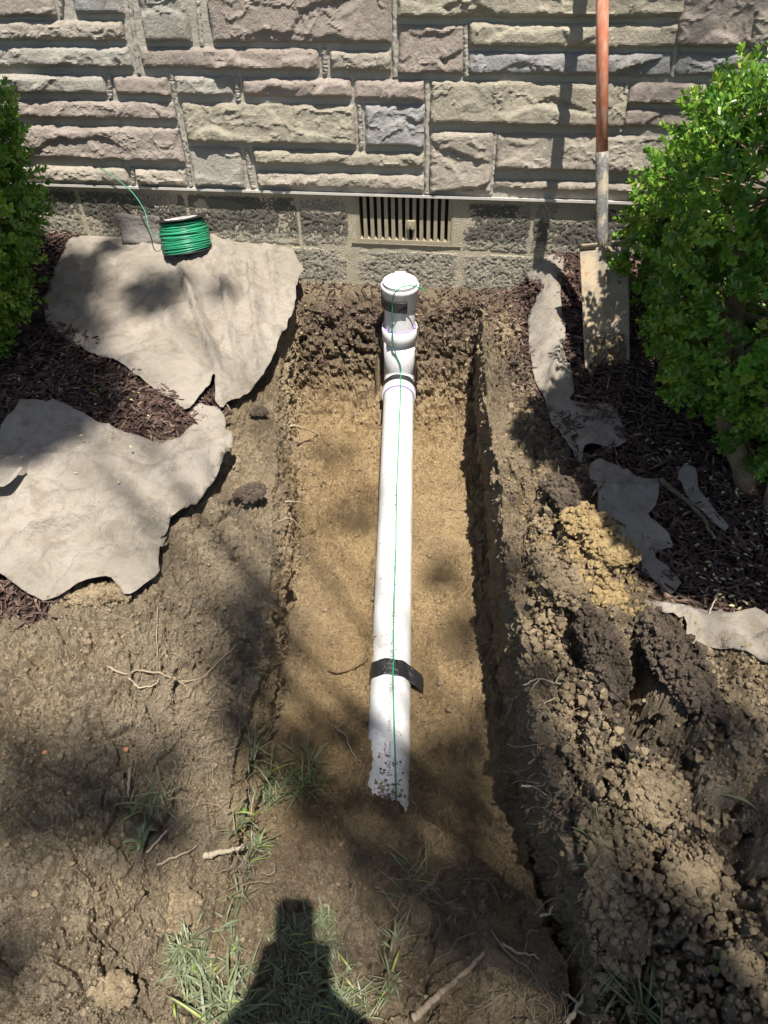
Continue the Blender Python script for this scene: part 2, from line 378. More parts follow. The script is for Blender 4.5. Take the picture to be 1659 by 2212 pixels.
def base_z(x, y):
    x = np.asarray(x, float); y = np.asarray(y, float)+0*x; x = x+0*y
    tl, fl, fr, tr = TLx(y), FLx(y), FRx(y), TRx(y)
    z = np.where(x < tl, BL(x, y), np.where(x > tr, BR(x, y), ZF(y)))
    w1 = (x >= tl) & (x < fl); z = np.where(w1, ZL(y)+(ZF(y)-ZL(y))*(x-tl)/np.maximum(fl-tl, 1e-3), z)
    w2 = (x > fr) & (x <= tr); z = np.where(w2, np.where(ZS(y) < ZF(y)-.01, ZS(y), ZF(y)+(ZR(y)-ZF(y))*(x-fr)/np.maximum(tr-fr, 1e-3)), z)
    return z
# pipe axis
PA = (aty(862, 795, -.17)); PA = np.array([PA[0], -.170, -.280])
PB = atz(833, 1850, -.46)
_dz = 0
def pa_at(y): t = (y-PA[1])/(PB[1]-PA[1]); return PA[None]+(PB-PA)[None]*np.atleast_1d(t)[:, None]
PR = .0555

ys = [0.03]
while ys[-1] > -2.62: ys.append(ys[-1]-(.0062-.0032*min(1, (-ys[-1])/2.3)))
ys = np.array(ys+list(np.linspace(-2.67, -3.5, 22)))
NR = len(ys)
cols_x = []; cols_z = []; reg = []; 
def seg(a, b, n): return a[:, None]+(b-a)[:, None]*np.linspace(0, 1, n, endpoint=False)[None]
tl, fl, fr, tr = TLx(ys), FLx(ys), FRx(ys), TRx(ys)
# make the head of the trench close up at the wall
xl = np.array([atz(-40, 0, 0)[0]]*NR); 
xl = np.interp(-ys, [0, 1.1, 1.8, 2.45, 3.5], [-2.0, -1.5, -1.12, -.92, -.9]); xr = np.interp(-ys, [0, .9, 1.5, 2.2, 3.5], [1.25, 1.0, .86, .68, .7])
o_ = np.ones(NR)
X0 = seg(-3.5*o_, xl, 24); X1 = seg(xl, tl, 250); X5 = seg(tr, xr, 240); X6 = np.concatenate([seg(xr, 3.5*o_, 24), 3.5*o_[:, None]], 1)
Y2 = ys[:, None]
Z0 = BL(X0, Y2+0*X0); Z1 = BL(X1, Y2+0*X1); Z5 = BR(X5, Y2+0*X5); Z6 = BR(X6, Y2+0*X6)
X2 = seg(tl, fl, 60); Z2 = seg(ZL(ys), ZF(ys), 60)
X3 = seg(fl, fr, 190); Z3 = ZF(ys)[:, None]+0*X3
# right wall with the slot beside the ramp
zf, zs, zr = ZF(ys), ZS(ys), ZR(ys); w = np.clip((tr-fr)*.55, .004, .06)*np.clip((zf-zs)*12, 0.02, 1)
kx = np.stack([fr, fr+.003, fr+w, tr], 1); kz = np.stack([zf, zs, zs, zr], 1); kp = np.array([0, .34, .46, 1.0]); q = np.linspace(0, 1, 100, endpoint=False)
X4 = np.stack([np.interp(q, kp, kx[i]) for i in range(NR)]); Z4 = np.stack([np.interp(q, kp, kz[i]) for i in range(NR)])
X = np.concatenate([X0, X1, X2, X3, X4, X5, X6], 1); Z = np.concatenate([Z0, Z1, Z2, Z3, Z4, Z5, Z6], 1); Y = Y2+0*X
NC = X.shape[1]
rid = np.concatenate([np.full(X0.shape[1], 0), np.full(X1.shape[1], 1), np.full(60, 2), np.full(190, 3), np.full(100, 4), np.full(X5.shape[1], 5), np.full(X6.shape[1], 6)])[None]+0*X.astype(int)
# soft wobble of all edges
X = X + .014*fbm(Y, Z*2, 0*Y, 5, 3, 3)*np.isin(rid, (2, 4)) + .02*fbm(X, Y, Z, 3, 2, 5)*(rid == 1)*sstep(0, .1, tl[:, None]-X)
P = np.stack([X, Y, Z], -1)
def normals(P):
    du = np.gradient(P, axis=1); dv = np.gradient(P, axis=0)
    n = np.cross(dv, du); n *= np.where(n[..., 2:] < 0, -1, 1); return n/(np.linalg.norm(n, axis=-1, keepdims=True)+1e-12)
N = normals(P)
# smooth the normals across the shoulders
for _ in range(6):
    N[:, 1:-1] = (N[:, :-2]+N[:, 1:-1]+N[:, 2:])/3
N /= np.linalg.norm(N, axis=-1, keepdims=True)

def inpoly(x, y, poly):
    poly = np.asarray(poly); ins = np.zeros(np.shape(x), bool); j = len(poly)-1
    for i in range(len(poly)):
        xi, yi = poly[i][:2]; xj, yj = poly[j][:2]
        c = ((yi > y) != (yj > y)) & (x < (xj-xi)*(y-yi)/(yj-yi+1e-12)+xi); ins ^= c; j = i
    return ins
def wpoly(pts, z=0): return np.array([atz(x, y, z)[:2] for x, y in pts])
MUL_L = wpoly([(-400, 480), (60, 500), (250, 470), (350, 470), (400, 560), (420, 700), (500, 860), (440, 950), (330, 960), (300, 1000), (100, 1250), (90, 1330), (30, 1340), (-60, 1300), (-500, 1400)])
MUL_R = wpoly([(1110, 545), (1170, 540), (1230, 545), (1400, 560), (2000, 560), (2100, 1500), (1700, 1350), (1560, 1345), (1460, 1300), (1380, 1270), (1330, 1190), (1290, 1080), (1262, 1010), (1200, 930), (1170, 860), (1140, 780), (1130, 700), (1120, 640)])
def mask(poly, x, y, n=.05):
    return inpoly(x+n*fbm(x, y, 0, 14, 3, 71), y+n*fbm(x, y, 0, 14, 3, 72), poly).astype(float)
mul = np.maximum(mask(MUL_L, X, Y, .03), mask(MUL_R, X, Y, .03))
for _ in range(3):
    mul[1:-1] = (mul[:-2]+mul[1:-1]+mul[2:])/3; mul[:, 1:-1] = (mul[:, :-2]+mul[:, 1:-1]+mul[:, 2:])/3
floor = (rid == 3).astype(float)*sstep(-.30, -.42, -(-Z)) if False else ((rid == 3) & (Y < -.32)).astype(float)
floorm = np.where(rid == 3, sstep(-.1, -.45, Y)*(1-sstep(-1.85, -2.05, Y)), 0.)   # smooth beaten floor
wallm = np.isin(rid, (2, 4)).astype(float)
rb = np.where((rid >= 5), 1., 0.)*sstep(-.8, -1.2, Y)
headm = np.where(rid == 3, 1-sstep(-.3, -.5, Y), 0)*sstep(-.02, -.1, Y)
# blocky crumbs: cells with flat, randomly raised and tilted tops and sunken seams
big = fbm(X, Y, Z, 4.5, 4, 21); mid = fbm(X, Y, Z, 17, 4, 31); fine = fbm(X, Y, Z, 75, 3, 41); grit = fbm(X, Y, Z, 190, 2, 45)
def blocks(f, seed, warp=.35):
    wx = X*f+warp*fbm(X, Y, Z, f*1.3, 2, seed+1)*2; wy = Y*f+warp*fbm(X, Y, Z, f*1.3, 2, seed+2)*2
    a, b, c, dx, dy = worley(wx, wy, Z*f, seed)
    return sstep(0, .22, b-a)*(.25+c)+.5*(dx*(c-.5)+dy*(.5-c*c)), c, b-a
k1, i1, e1 = blocks(11, 5); k2, i2, e2 = blocks(27, 6); k3, i3, e3 = blocks(62, 7); k4, i4, e4 = blocks(130, 8)
coarse = sstep(-.25, .35, vnoise(X*5, Y*5, Z*5, 77)+.3*mid)       # where the ground is broken up
crackb = np.clip(1-e1*7, 0, 1)*(vnoise(X*4, Y*4, Z*4, 78) > -.1)
cr2 = np.clip(1-e2*5, 0, 1)*(vnoise(X*7, Y*7, Z*7, 79) > .0)
lump2 = k3
mg = np.where(rid == 3, np.exp(-np.minimum(X-FLx(Y), FRx(Y)-X)/.05), 0)*sstep(-.1, .3, vnoise(X*9, Y*9, Z, 101)+.4); fl_keep = floorm; floorm = floorm*(1-.75*mg)
d = big*.020*(1-.6*floorm) + mid*(.011-.007*floorm) + fine*.0035 + grit*.0018
d = d + (k2*.010*(.2+coarse)+k3*.0075*(.35+.9*coarse))*(1-floorm*.45) + k4*.0042*(.5+.6*coarse) + .0012*rng.normal(size=X.shape) - crackb*.016*(1-floorm*.6)*(1-mul) - cr2*.006*(1-mul)
d = d + k1*.012*coarse*(1-floorm)*(1-mul)
# right bank is a heap of torn sod and lumps
rbq = rb*(1-sstep(.30, .42, X)*sstep(-1.50, -1.38, Y))
d = d + rbq*(k1*.036-.014+k2*.008+mid*.018+big*.025) + headm*(k1*.022+k2*.012+mid*.022-.014)
# cut faces of the trench: vertical spade marks and hollows
marks = fbm(X*0, Y, Z*.08, 60, 3, 51)
d = np.where(wallm > 0, marks*.006+mid*.014+fine*.005+k3*.006+k4*.004+k2*.008+crackb*-.010+.012*big, d)
d = d*(1-.55*mul)+mul*.012*mid
d = d*np.where(ys[:, None] > -.03, .35, 1)
# pull the soil against the pipe: banked on its left, scraped on its right
ax = pa_at(Y.ravel())[:, :].reshape(Y.shape+(3,)); dxp = X-ax[..., 0]
onp = (rid == 3)*sstep(-.33, -.42, Y)
bank = np.exp(-((dxp+.047)/.026)**2)*(.030+.045*fbm(X*.4, Y, 0, 9, 4, 61)+.030*fbm(X, Y, 0, 38, 3, 67)+.012*fine)+np.exp(-((dxp-.060)/.022)**2)*(.004+.014*fbm(X*.4, Y, 0, 11, 4, 62))
d = d + onp*bank
under = np.exp(-(dxp/.032)**2)*onp*sstep(-1.80, -1.76, Y)
P2 = P+N*d[..., None]
cover = np.where(rid == 3, np.exp(-(np.abs(dxp)/.11)**4), 0)*sstep(-1.745, -1.80, Y+.028+.050*vnoise(X*30, Y*5, 0, 66))*(1-sstep(-1.88, -2.05, Y))
P2[..., 2] -= under*.05
P2[..., 2] = np.minimum(P2[..., 2], np.where(((X-PA[0]+.006)**2+((Y+.225)/1.6)**2 < (.080+.012*mid)**2), -.335-.03*sstep(-.2, -.3, Y)+.01*mid, 9))
P2[..., 2] += cover*(.060+.012*mid)
# hollows between the torn sods (dark gaps in the photo): x, y, z, rx, ry, depth
for hx, hy, rx, ry, dp in [(1385, 1555, .04, .07, .15), (1450, 1610, .035, .045, .14), (1375, 1440, .018, .07, .13), (1190, 1420, .01, .05, .05), (1250, 1560, .012, .06, .06), (1480, 1720, .012, .05, .05), (1215, 1215, .016, .05, .07), (1245, 1390, .03, .06, .06), (1330, 1480, .018, .05, .06),
                           (1450, 1950, .012, .04, .05), (1620, 2120, .03, .035, .05), (1400, 2060, .025, .05, .08), (1330, 1940, .022, .03, .05), (1590, 1890, .012, .03, .05), (1420, 1830, .01, .05, .04), (1300, 1650, .012, .05, .05), (1540, 2100, .01, .04, .04),
                           (395, 2000, .012, .055, .06), (440, 2110, .018, .03, .05), (700, 2090, .01, .05, .03), (835, 2010, .008, .05, .03), (820, 2110, .006, .05, .03), (500, 1180, .01, .02, .04), (545, 1250, .03, .01, .03), (430, 1440, .006, .04, .02),
                           (905, 2020, .012, .012, .02), (600, 890, .02, .02, .03), (110, 1720, .01, .05, .025), (60, 2180, .02, .02, .03), (760, 735, .015, .025, .04), (820, 760, .02, .05, .06), (985, 2040, .02, .01, .02)]:
    w0 = atz(hx, hy, -.02 if hx > 1200 else (-.17 if hy > 1700 else -.06))
    wob = 1+.5*fbm(X, Y, Z, 20, 3, 88)
    P2[..., 2] -= dp*np.exp(-(((X-w0[0])/rx)**2+((Y-w0[1])/ry)**2)*wob)*(wallm < .5)
clay = np.clip(floorm*1.0 + wallm*.55*sstep(-.08, -.3, P2[..., 2]) + headm*.25*sstep(-.12, -.35, P2[..., 2]) + .35*sstep(.1, .5, big)*(1-floorm), 0, 1)
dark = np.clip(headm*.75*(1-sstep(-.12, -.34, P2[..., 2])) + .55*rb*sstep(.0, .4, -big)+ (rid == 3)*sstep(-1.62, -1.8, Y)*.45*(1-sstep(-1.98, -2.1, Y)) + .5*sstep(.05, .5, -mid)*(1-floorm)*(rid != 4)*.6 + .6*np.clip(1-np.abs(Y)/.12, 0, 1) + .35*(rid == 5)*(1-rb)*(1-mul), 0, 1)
pale = np.clip((rid == 5)*sstep(-1.5, -1.8, Y)*.8 + (rid == 1)*.45*sstep(-.9, -1.2, Y), 0, 1)
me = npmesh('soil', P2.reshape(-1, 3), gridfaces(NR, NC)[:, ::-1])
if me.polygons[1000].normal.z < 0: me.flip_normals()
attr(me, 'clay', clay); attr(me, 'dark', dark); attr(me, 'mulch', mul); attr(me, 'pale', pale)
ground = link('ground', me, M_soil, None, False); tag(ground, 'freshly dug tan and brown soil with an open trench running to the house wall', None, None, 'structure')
# height map of the finished ground
HM_X0, HM_Y0, HM_S = -3.6, -3.6, .01; HMW, HMH = 725, 370
HM = np.full((HMH, HMW), -9.); ii = ((P2[..., 1]-HM_Y0)/HM_S).astype(int).clip(0, HMH-1); jj = ((P2[..., 0]-HM_X0)/HM_S).astype(int).clip(0, HMW-1)
np.maximum.at(HM, (ii.ravel(), jj.ravel()), P2[..., 2].ravel())
gx, gy = np.meshgrid(HM_X0+(np.arange(HMW)+.5)*HM_S, HM_Y0+(np.arange(HMH)+.5)*HM_S); HM = np.where(HM < -5, base_z(gx, gy), HM)
def gz(x, y):
    i = ((np.asarray(y)-HM_Y0)/HM_S).astype(int).clip(0, HMH-1); j = ((np.asarray(x)-HM_X0)/HM_S).astype(int).clip(0, HMW-1); return HM[i, j]
def on_ground(px, py, lift=0.):
    """where the line of sight through a picture point meets the soil"""
    d = ray(px, py); d = d/np.linalg.norm(d); t = np.arange(1.2, 4.2, .004); Q = CAM[None]+d[None]*t[:, None]
    h = gz(Q[:, 0], Q[:, 1]); k = np.argmax(Q[:, 2] < h+lift); return Q[k]
# lawn all round the dug patch
def lawn_mat():
    t = NT('lawn_grass'); n = t.noise(3, 6); n2 = t.noise(60, 5, .7)
    return t.out(t.mix(t.ramp(n2, .35, .65), (.045, .08, .02), (.10, .14, .045)), .9, t.bump(n2, 1, .04))
ring = merge([box(-60, -3.5, -60, 3, -.6, -.14), box(3.5, 60, -60, 3, -.6, -.14), box(-3.5, 3.5, -60, -3.5, -.6, -.14)])
tag(link('lawn', npmesh('lawn', *ring), lawn_mat(), smooth=False), 'grass lawn reaching away round the dug garden bed', None, None, 'structure')

# ------------------------------------------------------------------ loose crumbs of soil
ico = bmesh.new(); bmesh.ops.create_icosphere(ico, subdivisions=1, radius=1); ICV = np.array([v.co[:] for v in ico.verts]); ICF = np.array([[v.index for v in f.verts] for f in ico.faces]); ico.free()
OCV = np.array([(1, 0, 0), (-1, 0, 0), (0, 1, 0), (0, -1, 0), (0, 0, 1), (0, 0, -1)], float)*[1, .8, .7]; OCF = np.array([(0, 2, 4), (2, 1, 4), (1, 3, 4), (3, 0, 4), (2, 0, 5), (1, 2, 5), (3, 1, 5), (0, 3, 5)])
flat = P2.reshape(-1, 3)
wgt = (np.where(rid == 1, 1.0, 0)*(Y < -.9) + (rid == 5)*1.3*(Y < -.75) + (rid == 3)*(.35+1.4*headm+.8*mg) + wallm*.35)*(1-mul)*(Y > -2.75)*(1+1.5*sstep(0, .4, vnoise(X*5, Y*5, Z, 99)))
cellA = np.abs(np.gradient(X, axis=1)*np.gradient(Y, axis=0))+2e-6
wgt = (wgt*cellA).ravel(); wgt /= wgt.sum()
def crumbs(name, label, n, lo, hi, mat, tv, tf, sub=None, ww=None):
    idx = rng.choice(len(flat), n, p=wgt if ww is None else ww); s = lo*(hi/lo)**(rng.random(n)**2.2)
    Mx = rand_rot(n)*(s[:, None, None])*rng.uniform(.65, 1.1, (n, 1, 3)); T = flat[idx]+rng.normal(0, .002, (n, 3)); T[:, 2] += s*.3
    V, F = scatter(tv, tf, Mx, T); V = V+ (.12*s.repeat(len(tv)))[:, None]*rng.normal(size=V.shape)
    return tag(link(name, npmesh(name, V, F), mat, smooth=len(tf) > 10), label, None, None, 'stuff')
crumbs('soil_crumbs', 'loose brown crumbs of soil scattered over the dug ground', 10000, .0018, .0085, M_clod, ICV, ICF)
crumbs('fine_soil_crumbs', 'fine grit and tiny crumbs scattered over the dug ground', 52000, .0011, .0036, M_clod, OCV, OCF)
oc = atz(1270, 1230, .0); wo = wgt*np.exp(-(((X-oc[0])/.10)**2+((Y-oc[1])/.12)**2)).ravel(); wo /= wo.sum()
crumbs('clay_crumbs', 'ochre clay crumbs scattered among the darker soil', 2200, .002, .010, M_clod_o, ICV, ICF, ww=wo)

# ------------------------------------------------------------------ stone wall
W0, W1, WTOP = -3.6, 3.6, 2.7
wall = thing('stone_wall', 'house wall faced in rough grey, pink and tan ashlar stone above the block footing', 'wall', (0, 0, .34))
TRIM_Z = .345
tan_, pink, blue, yel, gry, brn = (.47, .41, .33), (.44, .36, .31), (.37, .365, .36), (.48, .43, .32), (.42, .395, .34), (.39, .325, .28)
ST = [(-60, -70, 122, 37, brn), (135, -70, 268, 32, blue), (280, -70, 415, 91, gry), (433, -70, 845, 95, pink), (857, -70, 1474, 40, yel), (1490, -70, 1640, 103, pink), (1655, -70, 1760, 105, tan_),
      (-60, 44, 272, 90, tan_), (-60, 100, 287, 148, gry), (298, 102, 690, 153, pink), (711, 110, 845, 156, tan_), (860, 54, 1000, 161, pink), (1014, 50, 1460, 105, yel), (1012, 112, 1447, 167, blue), (1463, 115, 1740, 168, blue),
      (-40, 160, 230, 204, gry), (240, 165, 368, 208, pink), (374, 164, 505, 208, gry), (520, 168, 760, 213, pink), (763, 172, 916, 219, pink), (930, 175, 1346, 276, yel), (1362, 179, 1520, 227, pink), (1533, 180, 1760, 229, yel),
      (-20, 215, 382, 261, brn), (-20, 269, 398, 350, brn), (388, 222, 770, 316, yel), (785, 226, 916, 320, blue), (1352, 236, 1740, 284, pink), (930, 283, 1060, 419, tan_), (1074, 288, 1560, 380, tan_), (1575, 294, 1760, 425, gry),
      (-20, 356, 280, 397, tan_), (288, 364, 405, 402, tan_), (404, 318, 530, 405, gry), (544, 323, 916, 365, yel), (553, 371, 916, 413, tan_), (1066, 388, 1560, 424, tan_)]
rects = []
for (x0, y0, x1, y1, c) in ST:
    a = aty(x0, y0, -.015); b = aty(x1, y1, -.015); rects.append([a[0], b[0], b[2], a[2], c])
for r in rects: r[2] = max(r[2], TRIM_Z+.008)
# the rest of the wall, beyond the frame
def fill(x0, x1, z0, z1):
    z = z0
    while z < z1-.03:
        h = min(random.choice([.06, .11, .15]), z1-z-.0); x = x0
        while x < x1-.02:
            w = random.uniform(.18, .5); w = w if x1-x-w > .12 else x1-x
            rects.append([x, x+w-.015, z, z+h-.014, random.choice([tan_, pink, blue, yel, gry, brn])]); x += w
        z += h
zt = max(r[3] for r in rects)+.014; xL = min(r[0] for r in rects)
xl_ = aty(-60, 200, 0)[0]; xr_ = aty(1760, 200, 0)[0]
fill(W0, xl_-.16, TRIM_Z+.01, zt-.014); fill(xr_+.14, W1, TRIM_Z+.01, zt-.014); fill(W0, W1, zt, WTOP)
for i, (x0, x1, z0, z1, c) in enumerate(rects):
    vis = i < len(ST)
    st = .0044 if vis else .03
    nx = max(4, int((x1-x0)/st)); nz = max(4, int((z1-z0)/st)); x, z = np.meshgrid(np.linspace(x0, x1, nx), np.linspace(z0, z1, nz))
    e = np.minimum(np.minimum(x-x0, x1-x), np.minimum(z-z0, z1-z)); s = i*13.7
    xw = x+.03*fbm(x, z, s, 12, 3, 3); zw = z+.02*fbm(x, z, s, 12, 3, 4)
    cf = vnoise(x*8, z*11, s, 33)-.25
    a1, a2, aid, ax1, ay1 = worley(xw*5.5, zw*11, s+.5+0*x, 7)
    b1, b2, bid, bx1, by1 = worley(xw*24, zw*34, s+.5+0*x, 8)
    hh = .017 + .006*(aid-.5)*2 + .020*(ax1*(aid-.5)+ay1*(.5-aid)*1.2) + .0022*(bid-.5)*2*(cf > 0)+.006*(bx1*(bid-.5)-by1*(bid-.45))*(cf > 0) + .0025*fbm(x, z, s, 10, 4, 5)+.0011*fbm(x, z, s, 90, 4, 6)
    hh = hh + np.clip((z1-z0)*.10, 0, .014)*(.55-(z-z0)/(z1-z0))      # the face leans back towards its top
    edge = sstep(0, .012+.006*vnoise(x*30, z*30, s, 9), e)
    hh = .003+np.clip(hh, .006, .036)*(.50+.50*edge)*sstep(-.001, .004, e+.0012)
    for _ in range(2 if vis else 0):
        q_ = hh.copy(); q_[1:-1, 1:-1] = (hh[1:-1, 1:-1]*2+hh[:-2, 1:-1]+hh[2:, 1:-1]+hh[1:-1, :-2]+hh[1:-1, 2:])/6; hh = q_
    if vis: rg_ = 1-np.abs(fbm(xw, zw*1.4, s, 16, 4, 15))*3.2; hh = hh+.0009*fbm(x, z, s, 150, 2, 14)+.0024*fbm(xw, zw, s, 28, 4, 16)+.0050*np.clip(rg_, 0, 1)**2*(vnoise(x*9, z*12, s, 34) > -.1)
    xx = x+.003*fbm(x, z, s, 25, 2, 12)*(e < .012); zz = z+.0035*fbm(x, z, s, 25, 2, 13)*(e < .012)
    V = np.stack([xx, -hh, zz], -1).reshape(-1, 3); F = gridfaces(nz, nx)
    n0 = len(V); rim = np.concatenate([np.arange(nx), np.arange(1, nz)*nx+nx-1, (nz-1)*nx+np.arange(nx-2, -1, -1), np.arange(nz-2, 0, -1)*nx])
    VB = V[rim].copy(); VB[:, 1] = .004; k = np.arange(len(rim)); F2 = np.stack([rim, n0+k, n0+np.roll(k, -1), np.roll(rim, -1)], -1)
    o = link('stone', npmesh('stone', np.concatenate([V, VB]), [F, F2]), M_stone, wall, False)
    jit = 1+random.uniform(-.12, .12); o.color = (c[0]*jit, c[1]*jit, c[2]*jit, 1)
# mortar bed behind, relief between the stones
nx, nz = 420, 150; x, z = np.meshgrid(np.linspace(W0, W1, nx), np.linspace(TRIM_Z, WTOP, nz))
yy = -.004-.004*fbm(x, z, 0, 9, 4, 31)
V = np.stack([x, yy, z], -1).reshape(-1, 3); link('mortar_bed', npmesh('mortar_bed', V, gridfaces(nz, nx)), M_mortar, wall)
bx = box(W0, W1, .012, .25, TRIM_Z+.002, WTOP); link('wall_core', npmesh('wall_core', *bx), M_mortar, wall, False)
# raised mortar ribs in the upright joints
RJ = [(128, -60, 131, 36), (271, -60, 300, 158), (420, -60, 436, 98), (699, 104, 703, 158), (850, -60, 854, 166), (1005, 54, 1007, 166), (1480, -60, 1453, 166), (1647, -60, 1628, 110), (234, 162, 238, 210), (370, 160, 378, 215), (378, 212, 405, 350), (401, 322, 412, 402),
      (511, 168, 515, 216), (776, 226, 780, 318), (923, 172, 922, 418), (1356, 180, 1338, 284), (1069, 288, 1060, 420), (284, 362, 288, 400), (532, 325, 545, 405), (1527, 182, 1518, 228)]
for (x0, y0, x1, y1) in RJ:
    a = aty(x0, y0, -.01); b = aty(x1, y1, -.01); n = 40; zz = np.linspace(a[2], max(b[2], TRIM_Z+.005), n); xm = np.linspace(a[0], b[0], n)+.002*fbm(zz, zz*0+a[0], 0, 20, 3, 2)
    prof = np.array([(-.0085, 0), (-.006, -.010), (0, -.0125), (.006, -.010), (.0085, 0)])
    V = np.stack([xm[:, None]+prof[None, :, 0]+.0012*rng.normal(size=(n, 5)), prof[None, :, 1]+.0012*rng.normal(size=(n, 5))+0*xm[:, None], zz[:, None]+0*prof[None, :, 0]], -1).reshape(-1, 3)
    link('mortar_joint', npmesh('mortar_joint', V, gridfaces(n, 5)), M_mortar, wall)
V, F = merge([box(W0, W1, -.018, .02, TRIM_Z-.006, TRIM_Z-.001), box(W0, W1, -.020, -.0182, TRIM_Z-.006, TRIM_Z+.002)])
link('drip_edge', npmesh('drip_edge', V, F), M_trim, wall, False)

# ------------------------------------------------------------------ block footing
foot = thing('foundation_wall', 'rough concrete block footing with smeared mortar under the stone wall', 'foundation', (0, .03, -.1))
VX0 = aty(769, 430, .02)[0]; VX1 = aty(984, 520, .02)[0]; VZ1 = TRIM_Z-.008; VZ0 = aty(880, 524, .02)[2]
BED = .142
def block(x0, x1, z0, z1, vis=True):
    st = .0042 if vis else .03; nx = max(3, int((x1-x0)/st)); nz = max(3, int((z1-z0)/st)); x, z = np.meshgrid(np.linspace(x0, x1, nx), np.linspace(z0, z1, nz))
    e = np.minimum(np.minimum(x-x0, x1-x), np.minimum(z-z0, z1-z))
    sm = sstep(.0, .012, .014-e)*.8 + .75*sstep(.045, .0, VZ1-z) + .75*sstep(.35, .6, vnoise(x*4, z*18, 0, 3)) + .9*np.exp(-((x-VX0+.02)/.025)**2) + .8*np.exp(-((x-VX1-.02)/.02)**2)
    st_ = sstep(.09, .04, np.abs(z-.25))*.9*(vnoise(x*5, z*10, 1, 5) > -.35)*(sm < .8)  # patchy darker band along the upper course
    w1, w2, wi, _, _ = worley(x*150, z*150, 0*x+.5, 61)
    y = .004-(.0042*np.sqrt(np.clip(1-w1*w1, 0, 1))*(wi > .25))*(1-np.clip(sm, 0, 1)*.8)-.003*fbm(x, z, 0, 20, 3, 62)
    y = y+.007*(1-sstep(0, .004+.004*vnoise(x*30, z*30, 0, 64), e))
    me = npmesh('block', np.stack([x, y, z], -1).reshape(-1, 3), gridfaces(nz, nx)); attr(me, 'smear', np.clip(sm, 0, 1)); attr(me, 'dark_band', st_)
    link('block', me, M_block, foot)
J = .003
jx = [aty(x, y, .02)[0] for x, y in ((650, 490), (1147, 500))]; L = .406
xs = [jx[0]-2*L, jx[0]-L, jx[0], VX0-.004]; lim = [W0, jx[0]-5*L, jx[0]-4*L, jx[0]-3*L]+xs
for a, b in zip(lim[:-1], lim[1:]): block(a+J/2, b-J/2, BED+J/2, VZ1-.002, b > -2)
lim = [VX1+.004, jx[1], jx[1]+L, jx[1]+2*L, jx[1]+3*L, W1]
for a, b in zip(lim[:-1], lim[1:]): block(a+J/2, b-J/2, BED+J/2, VZ1-.002, a < 1)
j2 = aty(757, 560, .02)[0]; k = [W0]+[j2+L*i for i in range(-5, 8)]+[W1]
for a, b in zip(k[:-1], k[1:]): block(a+J/2, b-J/2, BED-.2+J/2, BED-J/2, -2.1 < b < 1.6)
for a, b in zip(k[:-1], k[1:]): block(a+J/2-.2 if a > W0 else a, b-J/2-.2, BED-.4, BED-.2-J/2, False)
nx, nz = 700, 60; x, z = np.meshgrid(np.linspace(W0, W1, nx), np.linspace(-.3, TRIM_Z-.007, nz)); hole = (x > VX0) & (x < VX1) & (z > VZ0)
y = .0035+.003*fbm(x, z, 0, 25, 4, 63)+0*x
F = gridfaces(nz, nx); keep = ~(hole.ravel()[F].all(1))
me = npmesh('block_mortar', np.stack([x, y, z], -1).reshape(-1, 3), F[keep]); attr(me, 'smear', np.ones(nx*nz)); attr(me, 'dark_band', np.zeros(nx*nz)); link('block_mortar', me, M_block, foot)
bx = box(W0, W1, .11, .25, -.4, TRIM_Z); link('footing_core', npmesh('footing_core', *bx), M_dark, foot, False)
# sill under the vent
x, z = np.meshgrid(np.linspace(VX0-.02, VX1+.02, 90), np.linspace(0, 1, 14)); zs_ = VZ0-.035+z*.036; y = .02-.022*z+.003*fbm(x, z, 0, 18, 4, 66)
me = npmesh('vent_sill', np.stack([x, y, zs_], -1).reshape(-1, 3), gridfaces(14, 90)); attr(me, 'smear', np.ones(90*14)); attr(me, 'dark_band', np.zeros(90*14)); link('vent_sill', me, M_block, foot)
# the vent: frame, bars, screen, damper latch
vw = VX1-VX0
fr_ = merge([box(VX0, VX0+.012, .004, .05, VZ0, VZ1), box(VX1-.016, VX1, .004, .05, VZ0, VZ1), box(VX0+.012, VX1-.016, .006, .05, VZ0, VZ0+.014), box(VX0+.012, VX1-.016, .006, .05, VZ1-.004, VZ1)])
vf = link('vent', npmesh('vent', *fr_), M_vent, foot, False)
nb = 13; pit = (vw-.028)/nb
for i in range(nb):
    x0 = VX0+.012+pit*(i+.52); b = box(x0, x0+pit*.5, .008, .022, VZ0+.014, VZ1-.004)
    s_ = link('slat', npmesh('slat', *b), M_vent, vf, False)
x0 = VX0+vw*.52; lt = merge([box(x0, x0+.026, -.004, .0075, VZ0+.060, VZ0+.088), box(x0+.008, x0+.014, -.009, -.0045, VZ0+.070, VZ0+.080)]); link('latch', npmesh('latch', *lt), M_vent, vf, False)
sw = []; 
for i in range(70): xx = VX0+.012+(vw-.03)*i/69; sw.append(box(xx, xx+.0006, .03, .0306, VZ0, VZ1))
for i in range(36): zz = VZ0+(VZ1-VZ0)*i/35; sw.append(box(VX0+.01, VX1-.01, .0307, .0313, zz, zz+.0006))
link('screen', npmesh('screen', *merge(sw)), M_screen, vf, False)
bx = box(VX0-.02, VX1+.02, .085, .09, VZ0-.02, VZ1+.004); link('vent_shade_sheet', npmesh('vent_shade_sheet', *bx), M_dark, vf, False)  # near-black sheet, its colour standing in for the unlit hollow behind the screen

